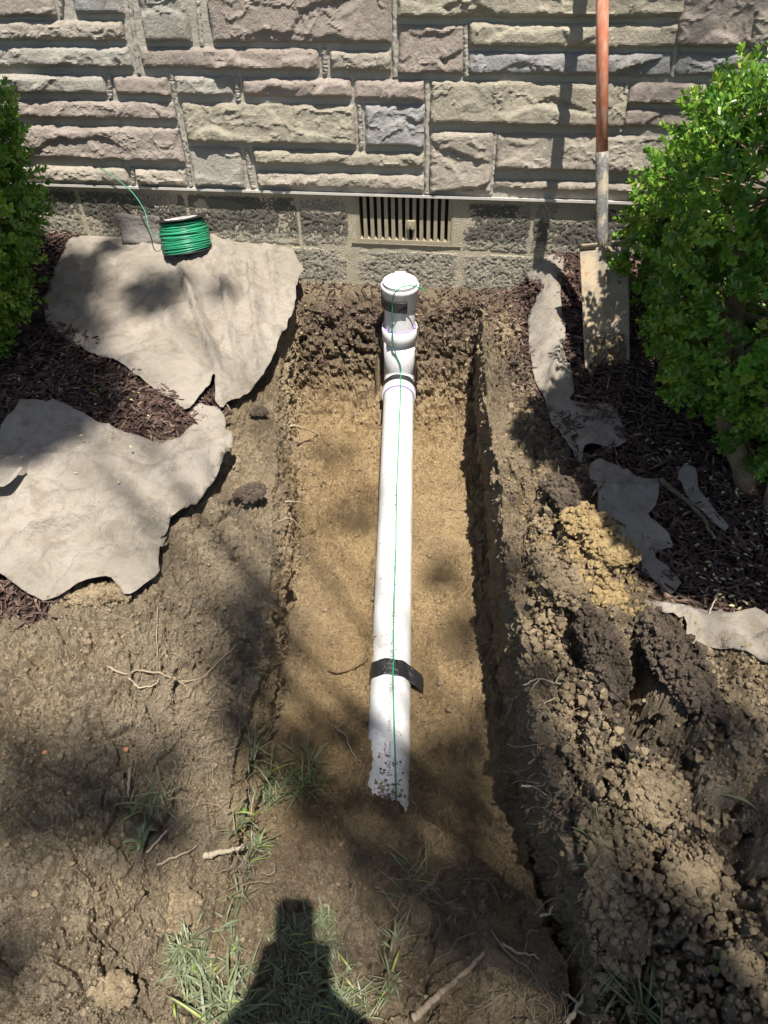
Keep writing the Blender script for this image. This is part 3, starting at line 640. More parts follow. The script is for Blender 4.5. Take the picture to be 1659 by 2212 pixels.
# ------------------------------------------------------------------ mulch
NOMULCH = [wpoly(q) for q in ([(272, 530), (352, 527), (452, 500), (595, 530), (645, 600), (560, 840), (480, 880), (440, 840), (407, 885), (372, 865), (275, 790), (120, 715), (117, 690), (170, 605), (215, 572)],
    [(75, 880), (25, 920), (-20, 1000), (-120, 1100), (-120, 1240), (10, 1240), (95, 1295), (340, 1240), (500, 960), (440, 960), (350, 975), (240, 945)],
    [(1108, 520), (1160, 545), (1185, 610), (1195, 690), (1210, 740), (1215, 800), (1230, 850), (1190, 900), (1150, 820), (1140, 720), (1172, 680), (1130, 600)],
    [(1275, 1020), (1318, 1012), (1375, 1045), (1418, 1050), (1390, 1110), (1380, 1170), (1440, 1260), (1380, 1235), (1300, 1130)], [(1240, 960), (1260, 930), (1320, 925), (1330, 960), (1260, 1000)],
    [(1400, 1310), (1600, 1340), (1720, 1400), (1700, 1440), (1500, 1385)])]
def mulch(name, label, poly, n, x0, x1, y0, y1, lift=.0):
    x = rng.uniform(x0, x1, n*3); y = rng.uniform(y0, y1, n*3)
    k = inpoly(x+.03*rng.normal(size=len(x)), y+.02*rng.normal(size=len(x)), poly) & (y < .012)
    for q_ in NOMULCH: k &= ~inpoly(x, y, q_)
    x = x[k][:n]; y = y[k][:n]; n = len(x)
    z = gz(x, y)+rng.uniform(-.002, .011, n)
    L = rng.uniform(.012, .055, n)*rng.uniform(.6, 1, n); Wd = rng.uniform(.0015, .0055, n); H = rng.uniform(.0008, .0025, n)
    tv = np.array([(a, b*w, c+h) for a, w, h in ((-.5, .3, 0), (-.12, 1, .35), (.2, .8, .2), (.5, .25, -.3)) for b, c in ((-.5, -.5), (.5, -.5), (.5, .5), (-.5, .5))])
    tf = [np.concatenate([gridfaces(4, 4, True)]), np.array([(3, 2, 1, 0), (12, 13, 14, 15)])]
    R_ = rotz(rng.uniform(0, 6.28, n)) @ rotx(rng.normal(0, .5, n)); t = rng.normal(0, .22, n); c, s = np.cos(t), np.sin(t)
    Ry = np.zeros((n, 3, 3)); Ry[:, 0, 0] = c; Ry[:, 0, 2] = s; Ry[:, 2, 0] = -s; Ry[:, 2, 2] = c; Ry[:, 1, 1] = 1
    Mx = (R_@Ry)*np.stack([L, Wd, H], -1)[:, None, :]
    V, F = scatter(tv, tf, Mx, np.stack([x, y, z], -1)); V += .0012*rng.normal(size=V.shape)
    me = npmesh(name, V, F); attr(me, 'rnd', rng.random(n).repeat(len(tv)))
    return tag(link(name, me, M_mulch, smooth=False), label, None, None, 'stuff')
mulch('mulch', 'dark shredded bark mulch on the left bed between and around the grey fabric', MUL_L, 12500, -2.1, -.75, -1.75, .01)
mulch('mulch', 'dark shredded bark mulch on the right bed under the boxwood and round the spade', MUL_R, 17000, .0, 1.5, -1.5, .01)
strew = wpoly([(660, 590), (1120, 600), (1180, 800), (1260, 980), (1330, 1180), (1200, 1100), (1130, 850), (1060, 700), (700, 660), (640, 720)])
mulch('mulch', 'thin strewn mulch shreds along the soil at the foot of the wall', strew, 1500, -.9, .4, -1.2, .01)

# ------------------------------------------------------------------ landscape fabric
def fabric(name, label, pts, ridges=(), inner=(), lift=.014, step=.0095, mat=None, noise=.004, rag=.0018, group=None, parent=None, cat='fabric', flapz=None):
    W = np.array([atz(x, y, z) for x, y, z in pts]); _n = np.roll(W, -1, 0); W = np.stack([W*.84+_n*.16, W*.16+_n*.84], 1).reshape(-1, 3); C = W if not len(inner) else np.vstack([W, [atz(*p) for p in inner]])
    # ragged boundary
    B = []
    for i in range(len(W)):
        a, b = W[i], W[(i+1) % len(W)]; L = np.linalg.norm(b[:2]-a[:2]); n = max(1, int(L/.011))
        for k in range(n):
            t = k/n; p = a+(b-a)*t; nrm = np.array([b[1]-a[1], a[0]-b[0]])/(L+1e-9); o = rag*float(fbm(np.array([p[0]]), np.array([p[1]]), 0, 40, 3, 17)[0])*2+ .003*math.sin(t*math.pi)*0
            B.append((p[0]+nrm[0]*o, p[1]+nrm[1]*o))
    B = np.array(B); mn, mx = B.min(0), B.max(0)
    gx_, gy_ = np.meshgrid(np.arange(mn[0], mx[0], step), np.arange(mn[1], mx[1], step)); q = np.stack([gx_.ravel(), gy_.ravel()], -1)+rng.uniform(-.25, .25, (gx_.size, 2))*step
    q = q[inpoly(q[:, 0], q[:, 1], B)]
    dm = np.sqrt(((q[:, None]-B[None])**2).sum(-1)).min(1); q = q[dm > step*.5]
    allp = [Vector(p) for p in np.vstack([B, q])]; nb_ = len(B)
    vo, eo, fo, *_ = geometry.delaunay_2d_cdt(allp, [(i, (i+1) % nb_) for i in range(nb_)], [list(range(nb_))], 1, 1e-5)
    v2 = np.array([v[:] for v in vo]); tri = np.array([f for f in fo if len(f) == 3])
    d2 = ((v2[:, None]-C[None, :, :2])**2).sum(-1)+1e-4; w_ = 1/d2**1.5; z = (w_*C[None, :, 2]).sum(1)/w_.sum(1)
    for (xa, ya, xb, yb, wd, hh) in ridges:
        a = atz(xa, ya, .02)[:2]; b = atz(xb, yb, .02)[:2]; ab = b-a; t = np.clip(((v2-a)@ab)/(ab@ab), 0, 1); dist = np.linalg.norm(v2-a-t[:, None]*ab, axis=1)
        sg = ((v2-a)[:, 0]*ab[1]-(v2-a)[:, 1]*ab[0])/np.linalg.norm(ab); ww = np.where(sg > 0, wd*1.2, wd*.16)
        z = z+hh*np.exp(-(dist/ww)**2)*(.35+.65*np.sin(np.pi*np.clip(t*.9+.05, 0, 1)))
    wq = 1-np.abs(fbm(v2[:, 0]+.05*vnoise(v2[:, 0]*9, v2[:, 1]*9, 0, 3), v2[:, 1]*.6, 0, 7, 3, 23))*3; z = z+noise*fbm(v2[:, 0], v2[:, 1], 0, 7, 4, 19)*2+.0012*fbm(v2[:, 0], v2[:, 1], 0, 30, 2, 20)+.015*np.clip(wq, -.2, 1)**3
    g = np.maximum.reduce([gz(v2[:, 0]+a, v2[:, 1]+b) for a, b in ((0, 0), (.01, 0), (-.01, 0), (0, .01), (0, -.01))])
    far = g+.004; z = np.maximum(z+lift, far); 
    me = npmesh(name, np.column_stack([v2, z]), tri); o = link(name, me, mat or M_fab, parent)
    if me.polygons[0].normal.z < 0: me.flip_normals()
    md = o.modifiers.new('thickness', 'SOLIDIFY'); md.thickness = .0012; md.offset = -1
    if parent is None: tag(o, label, cat, group)
    return o
GF = 'torn sheets of landscape fabric'
f1_ = fabric('landscape_fabric', 'largest sheet of grey fabric, under the green wire spool against the footing',
    [(225, 522, .035), (265, 518, .11), (350, 519, .12), (452, 492, .155), (482, 493, .155), (540, 505, .14), (595, 522, .12), (625, 532, .12), (659, 590, .075), (645, 607, .06), (637, 672, .04), (622, 712, .03), (600, 760, .02), (575, 812, .015), (550, 847, .0), (535, 867, -.01), (505, 872, .005), (480, 891, -.01), (466, 872, .0), (468, 815, .03),
     (438, 855, .03), (407, 897, .02), (372, 872, .02), (300, 822, .03), (275, 800, .035), (175, 760, .03), (107, 722, .02), (107, 682, .02), (120, 657, .025), (140, 632, .025), (165, 597, .025), (210, 562, .03)],
    ridges=[(470, 815, 400, 640, .022, .042), (470, 815, 380, 600, .014, .024), (520, 830, 470, 580, .022, .04), (560, 800, 540, 600, .02, .03), (600, 740, 590, 620, .015, .02), (440, 560, 540, 780, .018, -.014), (600, 640, 560, 560, .03, .018), (230, 560, 480, 560, .03, .012), (480, 800, 560, 790, .02, .012), (500, 860, 480, 700, .012, .014), (420, 800, 300, 640, .05, .014), (390, 640, 455, 750, .015, -.01)],
    inner=[(400, 556, .140), (350, 556, .13), (460, 556, .135), (400, 600, .10), (480, 620, .09), (560, 640, .065), (250, 680, .04), (350, 780, .045), (540, 740, .045), (300, 560, .05)], group=GF)
# its turned-up back edge behind the spool
x, t = np.meshgrid(np.linspace(0, 1, 30), np.linspace(0, 1, 8)); a = aty(262, 520, -.050); b = aty(356, 522, -.055); V = a[None, None]*(1-x[..., None])+b[None, None]*x[..., None]
V = V+np.stack([0*x-.012*t, .022*t+.010*np.sin(t*3), .092*t*(1-.12*x)+.003*np.sin(x*9)-.012*(1-t)], -1)
fl_ = link('turned_up_edge', npmesh('turned_up_edge', V.reshape(-1, 3), gridfaces(8, 30)), M_fab_d, f1_); fl_.modifiers.new('t', 'SOLIDIFY').thickness = .0015
fabric('landscape_fabric', 'wrinkled grey fabric sheet on the left bank, nearer than the spool sheet',
    [(65, 869, .05), (15, 912, .035), (-40, 1010, .03), (-120, 1100, .03), (-120, 1250, .0), (0, 1244, .0), (50, 1280, -.005), (92, 1306, -.01), (125, 1306, -.01), (185, 1264, .0), (240, 1251, .0), (267, 1279, -.01), (270, 1291, -.01), (287, 1291, -.01), (350, 1244, -.015), (345, 1212, -.0), (367, 1164, -.01), (345, 1172, .01), (385, 1124, -.005), (415, 1109, .0), (470, 1039, .01), (510, 964, .02), (500, 947, .035), (440, 948, .045), (365, 972, .02), (250, 935, .03), (150, 889, .04)],
    ridges=[(40, 1160, 290, 1105, .016, .045), (290, 1105, 400, 1090, .02, .04), (0, 1200, 80, 1155, .03, .03), (285, 1150, 400, 1110, .012, .036), (215, 1200, 350, 1180, .012, .034), (110, 880, 380, 960, .014, .038), (380, 965, 500, 955, .018, .035), (480, 1000, 400, 1100, .03, .02), (160, 1230, 270, 1170, .04, .014), (100, 1290, 240, 1130, .03, .012), (300, 1200, 200, 1140, .02, .016), (470, 1000, 330, 1060, .03, .02), (0, 1100, 200, 1080, .03, .014), (60, 1000, 300, 1020, .08, .02)],
    inner=[(200, 1000, .045), (350, 1030, .05), (100, 1060, .04), (280, 1130, .04), (150, 1200, .02), (430, 1000, .05)], group=GF)
fabric('landscape_fabric', 'small torn grey scrap of fabric bridging the gap between the two big left sheets', [(405, 900, .0), (430, 880, .0), (470, 885, .0), (485, 900, -.01), (493, 950, -.01), (440, 952, .0), (425, 915, .0)], group=GF, lift=.01)
fabric('landscape_fabric', 'small folded corner flap of fabric lying on the left edge of the nearer left sheet', [(-20, 1015, .07), (55, 1020, .075), (60, 1028, .07), (30, 1055, .075), (10, 1060, .075), (-20, 1062, .07)], group=GF, lift=.014)
fabric('landscape_fabric', 'long torn grey fabric strip between the trench and the spade, half buried in mulch',
    [(1103, 505, .15), (1134, 518, .13), (1180, 535, .10), (1221, 548, .09), (1187, 562, .06), (1168, 569, .03), (1181, 599, .03), (1202, 618, .02), (1208, 652, .02), (1202, 685, .02), (1208, 697, .04), (1221, 742, .045), (1213, 760, .04), (1232, 802, .035), (1241, 854, .03), (1225, 875, .015), (1300, 885, .0), (1330, 905, .0), (1345, 937, .0), (1352, 972, .0), (1262, 968, .01), (1253, 1013, .0), (1221, 974, .0), (1187, 925, .0), (1172, 869, .0), (1150, 828, .0), (1140, 764, .0), (1136, 700, .01), (1172, 674, .02), (1142, 640, .02), (1122, 584, .03), (1106, 540, .05)],
    ridges=[(1215, 755, 1175, 880, .02, .025), (1210, 697, 1190, 760, .015, .02), (1180, 560, 1150, 530, .01, .02), (1225, 970, 1300, 930, .03, .02)], group=GF, lift=.012)
fabric('landscape_fabric', 'shaded charcoal looking fabric sheet beside the peeled stick under the boxwood',
    [(1267, 1015, .02), (1292, 1000, .03), (1318, 1006, .03), (1378, 1040, .02), (1425, 1042, .01), (1416, 1096, .01), (1395, 1121, .01), (1442, 1156, .0), (1454, 1190, .0), (1403, 1207, .0), (1469, 1267, .0), (1450, 1292, .0), (1433, 1284, .0), (1382, 1245, .0), (1314, 1194, .0), (1292, 1138, .01), (1279, 1079, .02)],
    ridges=[(1285, 1075, 1420, 1050, .02, .02), (1300, 1010, 1290, 1130, .02, .015)], group=GF)
fabric('landscape_fabric', 'narrow shaded strip of fabric showing through mulch behind the peeled stick', [(1459, 1032, .01), (1482, 1010, .02), (1501, 1027, .02), (1510, 1070, .01), (1570, 1147, .0), (1561, 1160, .0), (1484, 1087, .0)], group=GF)
fabric('landscape_fabric', 'bright sunlit woven fabric corner at the right edge below the boxwood shade',
    [(1382, 1305, .0), (1420, 1303, .02), (1497, 1322, .02), (1591, 1335, .02), (1634, 1320, .03), (1720, 1390, .02), (1720, 1455, .0), (1617, 1445, .015), (1565, 1415, .015), (1480, 1400, .01), (1454, 1350, .0), (1399, 1330, .0)],
    ridges=[(1420, 1310, 1600, 1370, .03, .015)], group=GF)

# ------------------------------------------------------------------ sewer pipe
AX = (PB-PA)/np.linalg.norm(PB-PA); SX = np.cross(AX, [0, 0, 1.]); SX /= np.linalg.norm(SX); UX = np.cross(SX, AX)
if SX[0] < 0: SX = -SX
def pipe_pt(s, th, r): return PA+AX*s+(SX*math.sin(th)+UX*math.cos(th))*r
def pipe_hit(px, py, r=PR):
    d = ray(px, py); d = d/np.linalg.norm(d); o = CAM-PA
    o2 = o-AX*(o@AX); d2 = d-AX*(d@AX); a = d2@d2; b = 2*o2@d2; c = o2@o2-r*r; D = b*b-4*a*c
    t = (-b-math.sqrt(max(D, 0)))/(2*a); q = o+d*t; s = q@AX; w_ = q-AX*s
    return s, math.atan2(w_@SX, w_@UX)
PL = np.linalg.norm(PB-PA)
pipe = thing('sewer_pipe', 'white plastic sewer pipe along the trench floor rising into a capped cleanout', 'pipe', tuple(PA))
def cyl(s0, s1, r, n=64, m=2, bow=None):
    V, F = tube([PA+AX*(s0+(s1-s0)*k/(m-1)) for k in range(m)], r, n); return V, F
link('pipe_run', npmesh('pipe_run', *cyl(.03, PL, PR, 64, 20)), M_pvc, pipe)
def lathe(prof, org, ax, sx, n=64):
    """prof: list of (distance along axis, radius)"""
    ux = np.cross(ax, sx); a = np.linspace(0, 2*np.pi, n, endpoint=False); pr = np.array(prof, float)
    V = org+ax*pr[:, 0][:, None, None]+pr[:, 1][:, None, None]*(np.cos(a)[None, :, None]*sx+np.sin(a)[None, :, None]*ux)
    return V.reshape(-1, 3), [gridfaces(len(pr), n, True)]
# riser axis
RA = PA.copy(); capc = aty(864, 622, -.17)
ZT = np.array([0, 0, 1.]); RAX = capc-RA; RAX[1] = -.0; HT = np.linalg.norm(RAX); RAX /= HT; RSX = np.cross(RAX, [0, -1., 0]); RSX /= np.linalg.norm(RSX)
FR_ = PR+.002
# tee body: long-sweep bend and hub at its mouth
V, F = merge([tube([RA-RAX*.07, RA+RAX*.22], FR_, 64), tube([RA, RA+AX*.11], FR_, 64)]); tee = link('sanitary_tee', npmesh('sanitary_tee', V, F), M_fit, pipe)
hub = lathe([(.088, FR_), (.090, FR_+.006), (.117, FR_+.0068), (.120, FR_+.0055), (.120, PR-.001), (.11, PR-.001)], RA, AX, SX); link('pipe_hub', npmesh('pipe_hub', *hub), M_fit, pipe)
link('primer_ring', npmesh('primer_ring', *lathe([(.1198, PR+.0005), (.1205, PR+.0012), (.124, PR+.0006)], RA, AX, SX)), M_purple, pipe)
def at_img(py):  # height along riser whose front shows at picture row py
    lo, hi = 0, .6
    for _ in range(40):
        m = (lo+hi)/2; q = RA+RAX*m+np.array([0, -FR_, 0]); v = q-CAM; y = 1106+FPX*(v@_D)/(v@_F)
        if y > py: lo = m
        else: hi = m
    return lo
hA, hB, hC, hD, hE, hT = at_img(748), at_img(722), at_img(672), at_img(650), at_img(640), at_img(631)
link('riser_hub', npmesh('riser_hub', *lathe([(hA-.004, FR_), (hA, FR_+.006), (hB, FR_+.0068), (hB+.001, FR_+.005), (hB+.001, PR-.004)], RA, RAX, RSX)), M_fit, pipe)
link('primer_ring', npmesh('primer_ring', *lathe([(hB+.0005, FR_+.003), (hB+.0022, FR_+.002), (hB+.003, FR_-.002)], RA, RAX, RSX)), M_purple, pipe)
link('riser', npmesh('riser', *lathe([(.12, FR_-.003), (hC+.01, FR_-.003)], RA, RAX, RSX)), M_fit, pipe)
link('cleanout_adapter', npmesh('cleanout_adapter', *lathe([(hC-.002, FR_-.003), (hC, FR_+.005), (hC+.002, FR_+.0065), (hT-.016, FR_+.0065), (hT-.0145, FR_+.009), (hT-.002, FR_+.009), (hT, FR_+.0075), (hT, FR_-.002), (hT-.01, FR_-.003)], RA, RAX, RSX)), M_fit, pipe)
plug = link('cleanout_plug', npmesh('cleanout_plug', *lathe([(hT-.006, FR_-.001), (hT+.002, FR_-.0005), (hT+.004, FR_+.002), (hT+.0125, FR_+.0015), (hT+.014, FR_-.001), (hT+.014, FR_-.008), (hT+.012, FR_-.010), (hT+.012, FR_-.022), (hT+.0135, FR_-.024), (hT+.0135, .0005)], RA, RAX, RSX)), M_fit, pipe)
sqb = bmesh.new(); bmesh.ops.create_cube(sqb, size=1); bmesh.ops.scale(sqb, vec=(.040, .040, .028), verts=sqb.verts)
for v in sqb.verts:
    if v.co.z > 0: v.co.x *= .9; v.co.y *= .9
bmesh.ops.bevel(sqb, geom=sqb.edges[:], offset=.002, segments=2, affect='EDGES')
pm = bpy.data.meshes.new('wrench_square'); sqb.to_mesh(pm); sqb.free(); sq = link('wrench_square', pm, M_fit, plug, None); q = RA+RAX*(hT+.0255); sq.matrix_world = Matrix.Translation(q.tolist()) @ Matrix.Rotation(.08, 4, 'Z')
sq.matrix_parent_inverse = Matrix.Identity(4)
# thread rings on the plug skirt
for k in range(3): link('thread', npmesh('thread', *lathe([(hT+.0040+k*.003, FR_+.0012), (hT+.005+k*.003, FR_+.0032), (hT+.006+k*.003, FR_+.0012)], RA, RAX, RSX)), M_fit, plug)
# black tape bands
def tape_on_pipe(y0, y1, th0, th1, tail=0, label=None, r=PR+.0012, skew=.0):
    s0 = pipe_hit(848, y0)[0] if y0 > 9 else y0; s1 = pipe_hit(848, y1)[0] if y1 > 9 else y1; n, m = 60, 14; th, u = np.meshgrid(np.linspace(th0, th1, n), np.linspace(0, 1, m))
    s = s0+(s1-s0)*u+skew*th+.0015*np.sin(th*7); rr = r+.0012*np.abs(fbm(th*.05, s*.3, 0, 50, 3, 5))*2
    lift_ = np.clip(th-(th1-.62), 0, 9)*tail
    pt = PA[None, None]+AX*s[..., None]+(SX*np.sin(th)[..., None]+UX*np.cos(th)[..., None])*(rr+lift_*.055)[..., None]
    pt[..., 0] += lift_*.02; s_ = lift_*.06; pt += -AX*0+AX*s_[..., None]*.8
    o = link('tape', npmesh('tape', pt.reshape(-1, 3), gridfaces(m, n)), M_tape, pipe); o.modifiers.new('t', 'SOLIDIFY').thickness = .0004
    if label: o['label'] = label
tape_on_pipe(1458, 1423, -1.9, 1.62, .7, 'wide black tape band with a loose tail on the right', skew=.002)
tape_on_pipe(.090, .060, -2.0, 1.9, .3, 'black tape band just above the lower pipe joint', r=FR_+.0035)
n, m = 50, 10; th, u = np.meshgrid(np.linspace(-1.75, .52, n), np.linspace(0, 1, m)); hh = at_img(674)+(at_img(652)-at_img(674))*u - .02*sstep(.1, .5, th)*(1-u)*.25
rr = FR_+.0085+.0012*np.abs(fbm(th*.05, hh*.3, 0, 50, 3, 8))*2
V = RA+RAX*hh[..., None]+rr[..., None]*(RSX*np.sin(th)[..., None]*(1 if RSX[0] > 0 else -1)+np.array([0, -1., 0])*np.cos(th)[..., None])
o = link('tape', npmesh('tape', V.reshape(-1, 3), gridfaces(m, n)), M_tape, pipe); o['label'] = 'torn black tape patch on the cleanout neck'; o.modifiers.new('t', 'SOLIDIFY').thickness = .0004
# printing on the pipe
def pipe_text(body, px, y_from, y_to, size_px=9, spacing=1):
    cu = bpy.data.curves.new('print', 'FONT'); cu.body = body; cu.size = 1; cu.space_character = 1.1; cu.align_x = 'LEFT'
    t = bpy.data.objects.new('t', cu); col.objects.link(t); dg = bpy.context.evaluated_depsgraph_get(); dg.update(); me = bpy.data.meshes.new_from_object(t.evaluated_get(dg)); bpy.data.objects.remove(t)
    bm = bmesh.new(); bm.from_mesh(me); bmesh.ops.subdivide_edges(bm, edges=[e for e in bm.edges if e.calc_length() > .2], cuts=2); bm.to_mesh(me); bm.free()
    co = np.array([v.co[:] for v in me.vertices]); w_ = co[:, 0].max()
    s0, th0 = pipe_hit(px, y_from); s1, th1 = pipe_hit(px, y_to); h = size_px/FPX*2.5
    V = np.array([pipe_pt(s0+(s1-s0)*c[0]/w_, th0-c[1]*h/PR, PR+.0006) for c in co]); me.vertices.foreach_set('co', V.ravel()); me.update()
    o = link('printed_text', me, M_ink, pipe, False)
pipe_text('CP-119-FPS-DUV/CP-110-FPC-DUV MADE IN U.S.A.', 845, 1582, 1462, 8)
pipe_text('NOT FOR', 835, 1634, 1606, 5.5); pipe_text('PRESSURE', 844, 1637, 1602, 5.5)
pipe_text('891-24', 843, 1677, 1650, 9)
pipe_text('S.10..  Minimum   EXT # 2', 849, 1420, 1322, 8)
pipe_text('Clean Wtr pipe', 852, 1238, 1190, 7)
# tracer wire
wp = [atz(922, 629, .012)+np.array([0, 0, .0])]
def rz(px, py, r=FR_+.011):      # point on the riser front
    d = ray(px, py); d /= np.linalg.norm(d); o = CAM-RA; o2 = o-RAX*(o@RAX); d2 = d-RAX*(d@RAX); a = d2@d2; b = 2*o2@d2; c = o2@o2-r*r; D = max(b*b-4*a*c, 0); t = (-b-math.sqrt(D))/(2*a); return CAM+d*t
topz = (RA+RAX*(hT+.017))[2]
wire = [aty(922, 629, -.235), aty(905, 621, -.25), aty(885, 617, -.262), aty(866, 621, -.275), aty(853, 633, -.283), rz(848, 650), rz(847, 672), rz(848, 700, FR_+.002), rz(848, 722), rz(850, 745), rz(856, 768, FR_+.003), rz(864, 786, FR_+.004), rz(866, 800, FR_+.006), pipe_pt(.064, .10, FR_+.009), pipe_pt(.10, .12, FR_+.011)]
for (x, y) in [(865, 860), (863, 900), (861, 960), (858, 1030), (856, 1100), (855, 1200), (851, 1300), (850, 1425), (849, 1460), (851, 1550), (854, 1650), (856, 1720), (858, 1775)]:
    s, th = pipe_hit(x, y, PR+(.011 if y < 840 else .002)); r = PR+.002+(.009 if s < .13 else 0); wire.append(pipe_pt(s, th, r))
V, F = tube(spline(wire, 10), .0021, 8); tag(link('tracer_wire', npmesh('tracer_wire', V, F), M_green), 'thin green tracer wire running along the top of the white sewer pipe', 'wire')

# ------------------------------------------------------------------ spool of green wire
sb = on_ground(402, 548, .07); SO = aty(406, 540, -.108); _tp = aty(391, 473, -.078)
SAX = (_tp-SO); SAX /= np.linalg.norm(SAX); SSX = np.cross([0, 1., 0], SAX); SSX /= np.linalg.norm(SSX)
spool = thing('wire_spool', 'spool of green insulated wire standing on the grey fabric against the footing', 'wire spool', tuple(SO))
SH = float(np.linalg.norm(_tp-SO)); SK = 1.12
def rimmed(h, R): return lathe([(h, .012), (h, R), (h+.0035, R+.001), (h+.0035, R-.006), (h+.002, R-.007), (h+.002, .012), (h, .012)], SO, SAX, SSX)
link('flange', npmesh('flange', *rimmed(SH, .088)), M_black, spool); link('flange', npmesh('flange', *rimmed(-.004, .088)), M_black, spool)
link('core', npmesh('core', *lathe([(0, .03), (SH, .03)], SO, SAX, SSX)), M_black, spool)
lb = lathe([(SH+.0038, .012), (SH+.0044, .058), (SH+.0038, .0585)], SO, SAX, SSX, 40); link('paper_label', npmesh('paper_label', *lb), M_label, spool)
u3 = np.cross(SAX, SSX)
link('wound_bundle', npmesh('wound_bundle', *lathe([(.0, .03), (.002, .080), (SH*.3, .082), (SH*.7, .078), (SH-.008, .068), (SH-.004, .03)], SO, SAX, SSX)), M_green, spool)
for k in range(34):
    h = .004+k*(SH-.010)/34+.0016*random.uniform(-1, 1); r = (.0835 if h < SH*.6 else .0835-(h-SH*.6)*.28)+random.uniform(-.001, .003); a = np.linspace(0, 2*np.pi, 60, endpoint=False); t1, t2 = random.uniform(-.05, .05), random.uniform(-.05, .05)
    if k % 5 == 0: t1 *= 2.2
    C_ = SO+SAX*h+r*(np.cos(a)[:, None]*SSX+np.sin(a)[:, None]*u3)+SAX*(r*(t1*np.cos(a)+t2*np.sin(a)))[:, None]
    b = np.linspace(0, 2*np.pi, 6, endpoint=False); rad = (C_-SO-SAX*h); rad /= np.linalg.norm(rad, axis=1)[:, None]
    V = (C_[:, None]+.0018*(np.cos(b)[None, :, None]*rad[:, None]+np.sin(b)[None, :, None]*SAX)).reshape(-1, 3)
    F = gridfaces(60, 6, True); j = np.arange(6); F = np.concatenate([F, np.stack([59*6+j, 59*6+np.roll(j, -1), np.roll(j, -1), j], -1)])
    link('wire_turn', npmesh('wire_turn', V, F), M_green, spool)
V, F = tube(spline([aty(348, 512, -.10), aty(332, 512, -.11), aty(321, 490, -.10), aty(312, 455, -.07), aty(285, 415, -.045), aty(245, 382, -.035), aty(214, 362, -.033)], 10), .0018, 8); link('loose_end', npmesh('loose_end', V, F), M_greenp, spool)

# ------------------------------------------------------------------ spade
TIP = atz(1308, 808, .012)
HB = aty(1302, 532, -.335); HTp = np.array([0, 0, 0.])
# handle line: through its foot and leaning back to the wall
foot_ = aty(1300, 530, -.33); up_ = aty(1301, 20, -.135); HD_ = (up_-foot_)/np.linalg.norm(up_-foot_)
top_ = foot_+HD_*((-.03-foot_[1])/HD_[1])
spade = thing('spade', 'muddy drain spade with a worn orange handle leaning on the stone wall', 'spade', tuple(TIP))
sock_top = aty(1300, 330, foot_[1]+(aty(1300, 330, -.24)[2]-foot_[2])*HD_[1]/HD_[2])
L0 = (sock_top-foot_)@HD_
V, F = tube([foot_+HD_*(L0-.02), top_], .0168, 32); link('handle', npmesh('handle', V, F), M_handle, spade)
V, F = tube([foot_-HD_*.02, foot_+HD_*.03, foot_+HD_*(L0-.03), foot_+HD_*L0, foot_+HD_*(L0+.002)], [.013, .0175, .0185, .0185, .0172], 32); link('socket', npmesh('socket', V, F), M_socket, spade)
# D grip at the top, beyond the frame
g0 = top_-HD_*.10; V, F = merge([tube([g0, g0+HD_*.03+np.array([.05, 0, 0]), g0+HD_*.10+np.array([.055, 0, 0])], .009, 12), tube([g0, g0+HD_*.03-np.array([.05, 0, 0]), g0+HD_*.10-np.array([.055, 0, 0])], .009, 12), tube([g0+HD_*.10-np.array([.062, 0, 0]), g0+HD_*.10+np.array([.062, 0, 0])], .013, 16)])
link('grip', npmesh('grip', V, F), M_black, spade)
# blade, slightly dished
bt = foot_+HD_*(-.005); BD = TIP-bt; BL_ = np.linalg.norm(BD); BD /= BL_
cam_r = _R-BD*(_R@BD); cam_r /= np.linalg.norm(cam_r); BN = np.cross(BD, cam_r); 
if BN[1] > 0: BN = -BN
bw = .5*(1352-1250)/FPX*np.linalg.norm(aty(1300, 650, -.42)-CAM)*.95
nx, ny = 41, 80; u, v = np.meshgrid(np.linspace(-1, 1, nx), np.linspace(0, 1, ny))
wdt = bw*(1-.06*v)*np.where(v > .93, 1-.28*((v-.93)/.07)**2, 1.); dish = .012*(u**2)*(1-.3*v)+.003*np.sin(v*3)
cx = .0*u
V = bt+BD*(v*BL_)[..., None]+cam_r*(u*wdt+.003)[..., None]+BN*(dish-.012*np.exp(-(u/.22)**2)*np.exp(-v*3)*-1)[..., None]
bl = link('blade', npmesh('blade', V.reshape(-1, 3), gridfaces(ny, nx)), M_steel, spade); bl.modifiers.new('t', 'SOLIDIFY').thickness = .003
# foot treads turned forward
for sgn in (-1, 1):
    e = bt+cam_r*(sgn*bw+.003)*1.0; i_ = bt+cam_r*(sgn*.30*bw+.003)
    nu, nv = 12, 8; a, b = np.meshgrid(np.linspace(0, 1, nu), np.linspace(0, 1, nv)); p = i_+(e-i_)*a[..., None]+BN*(.012*a**2+.022*np.sin(b*1.3))[..., None]-BD*(.012*(1-np.cos(b*1.6)))[..., None]
    t_ = link('foot_tread', npmesh('foot_tread', p.reshape(-1, 3), gridfaces(nv, nu)), M_steel, spade); t_.modifiers.new('t', 'SOLIDIFY').thickness = .003
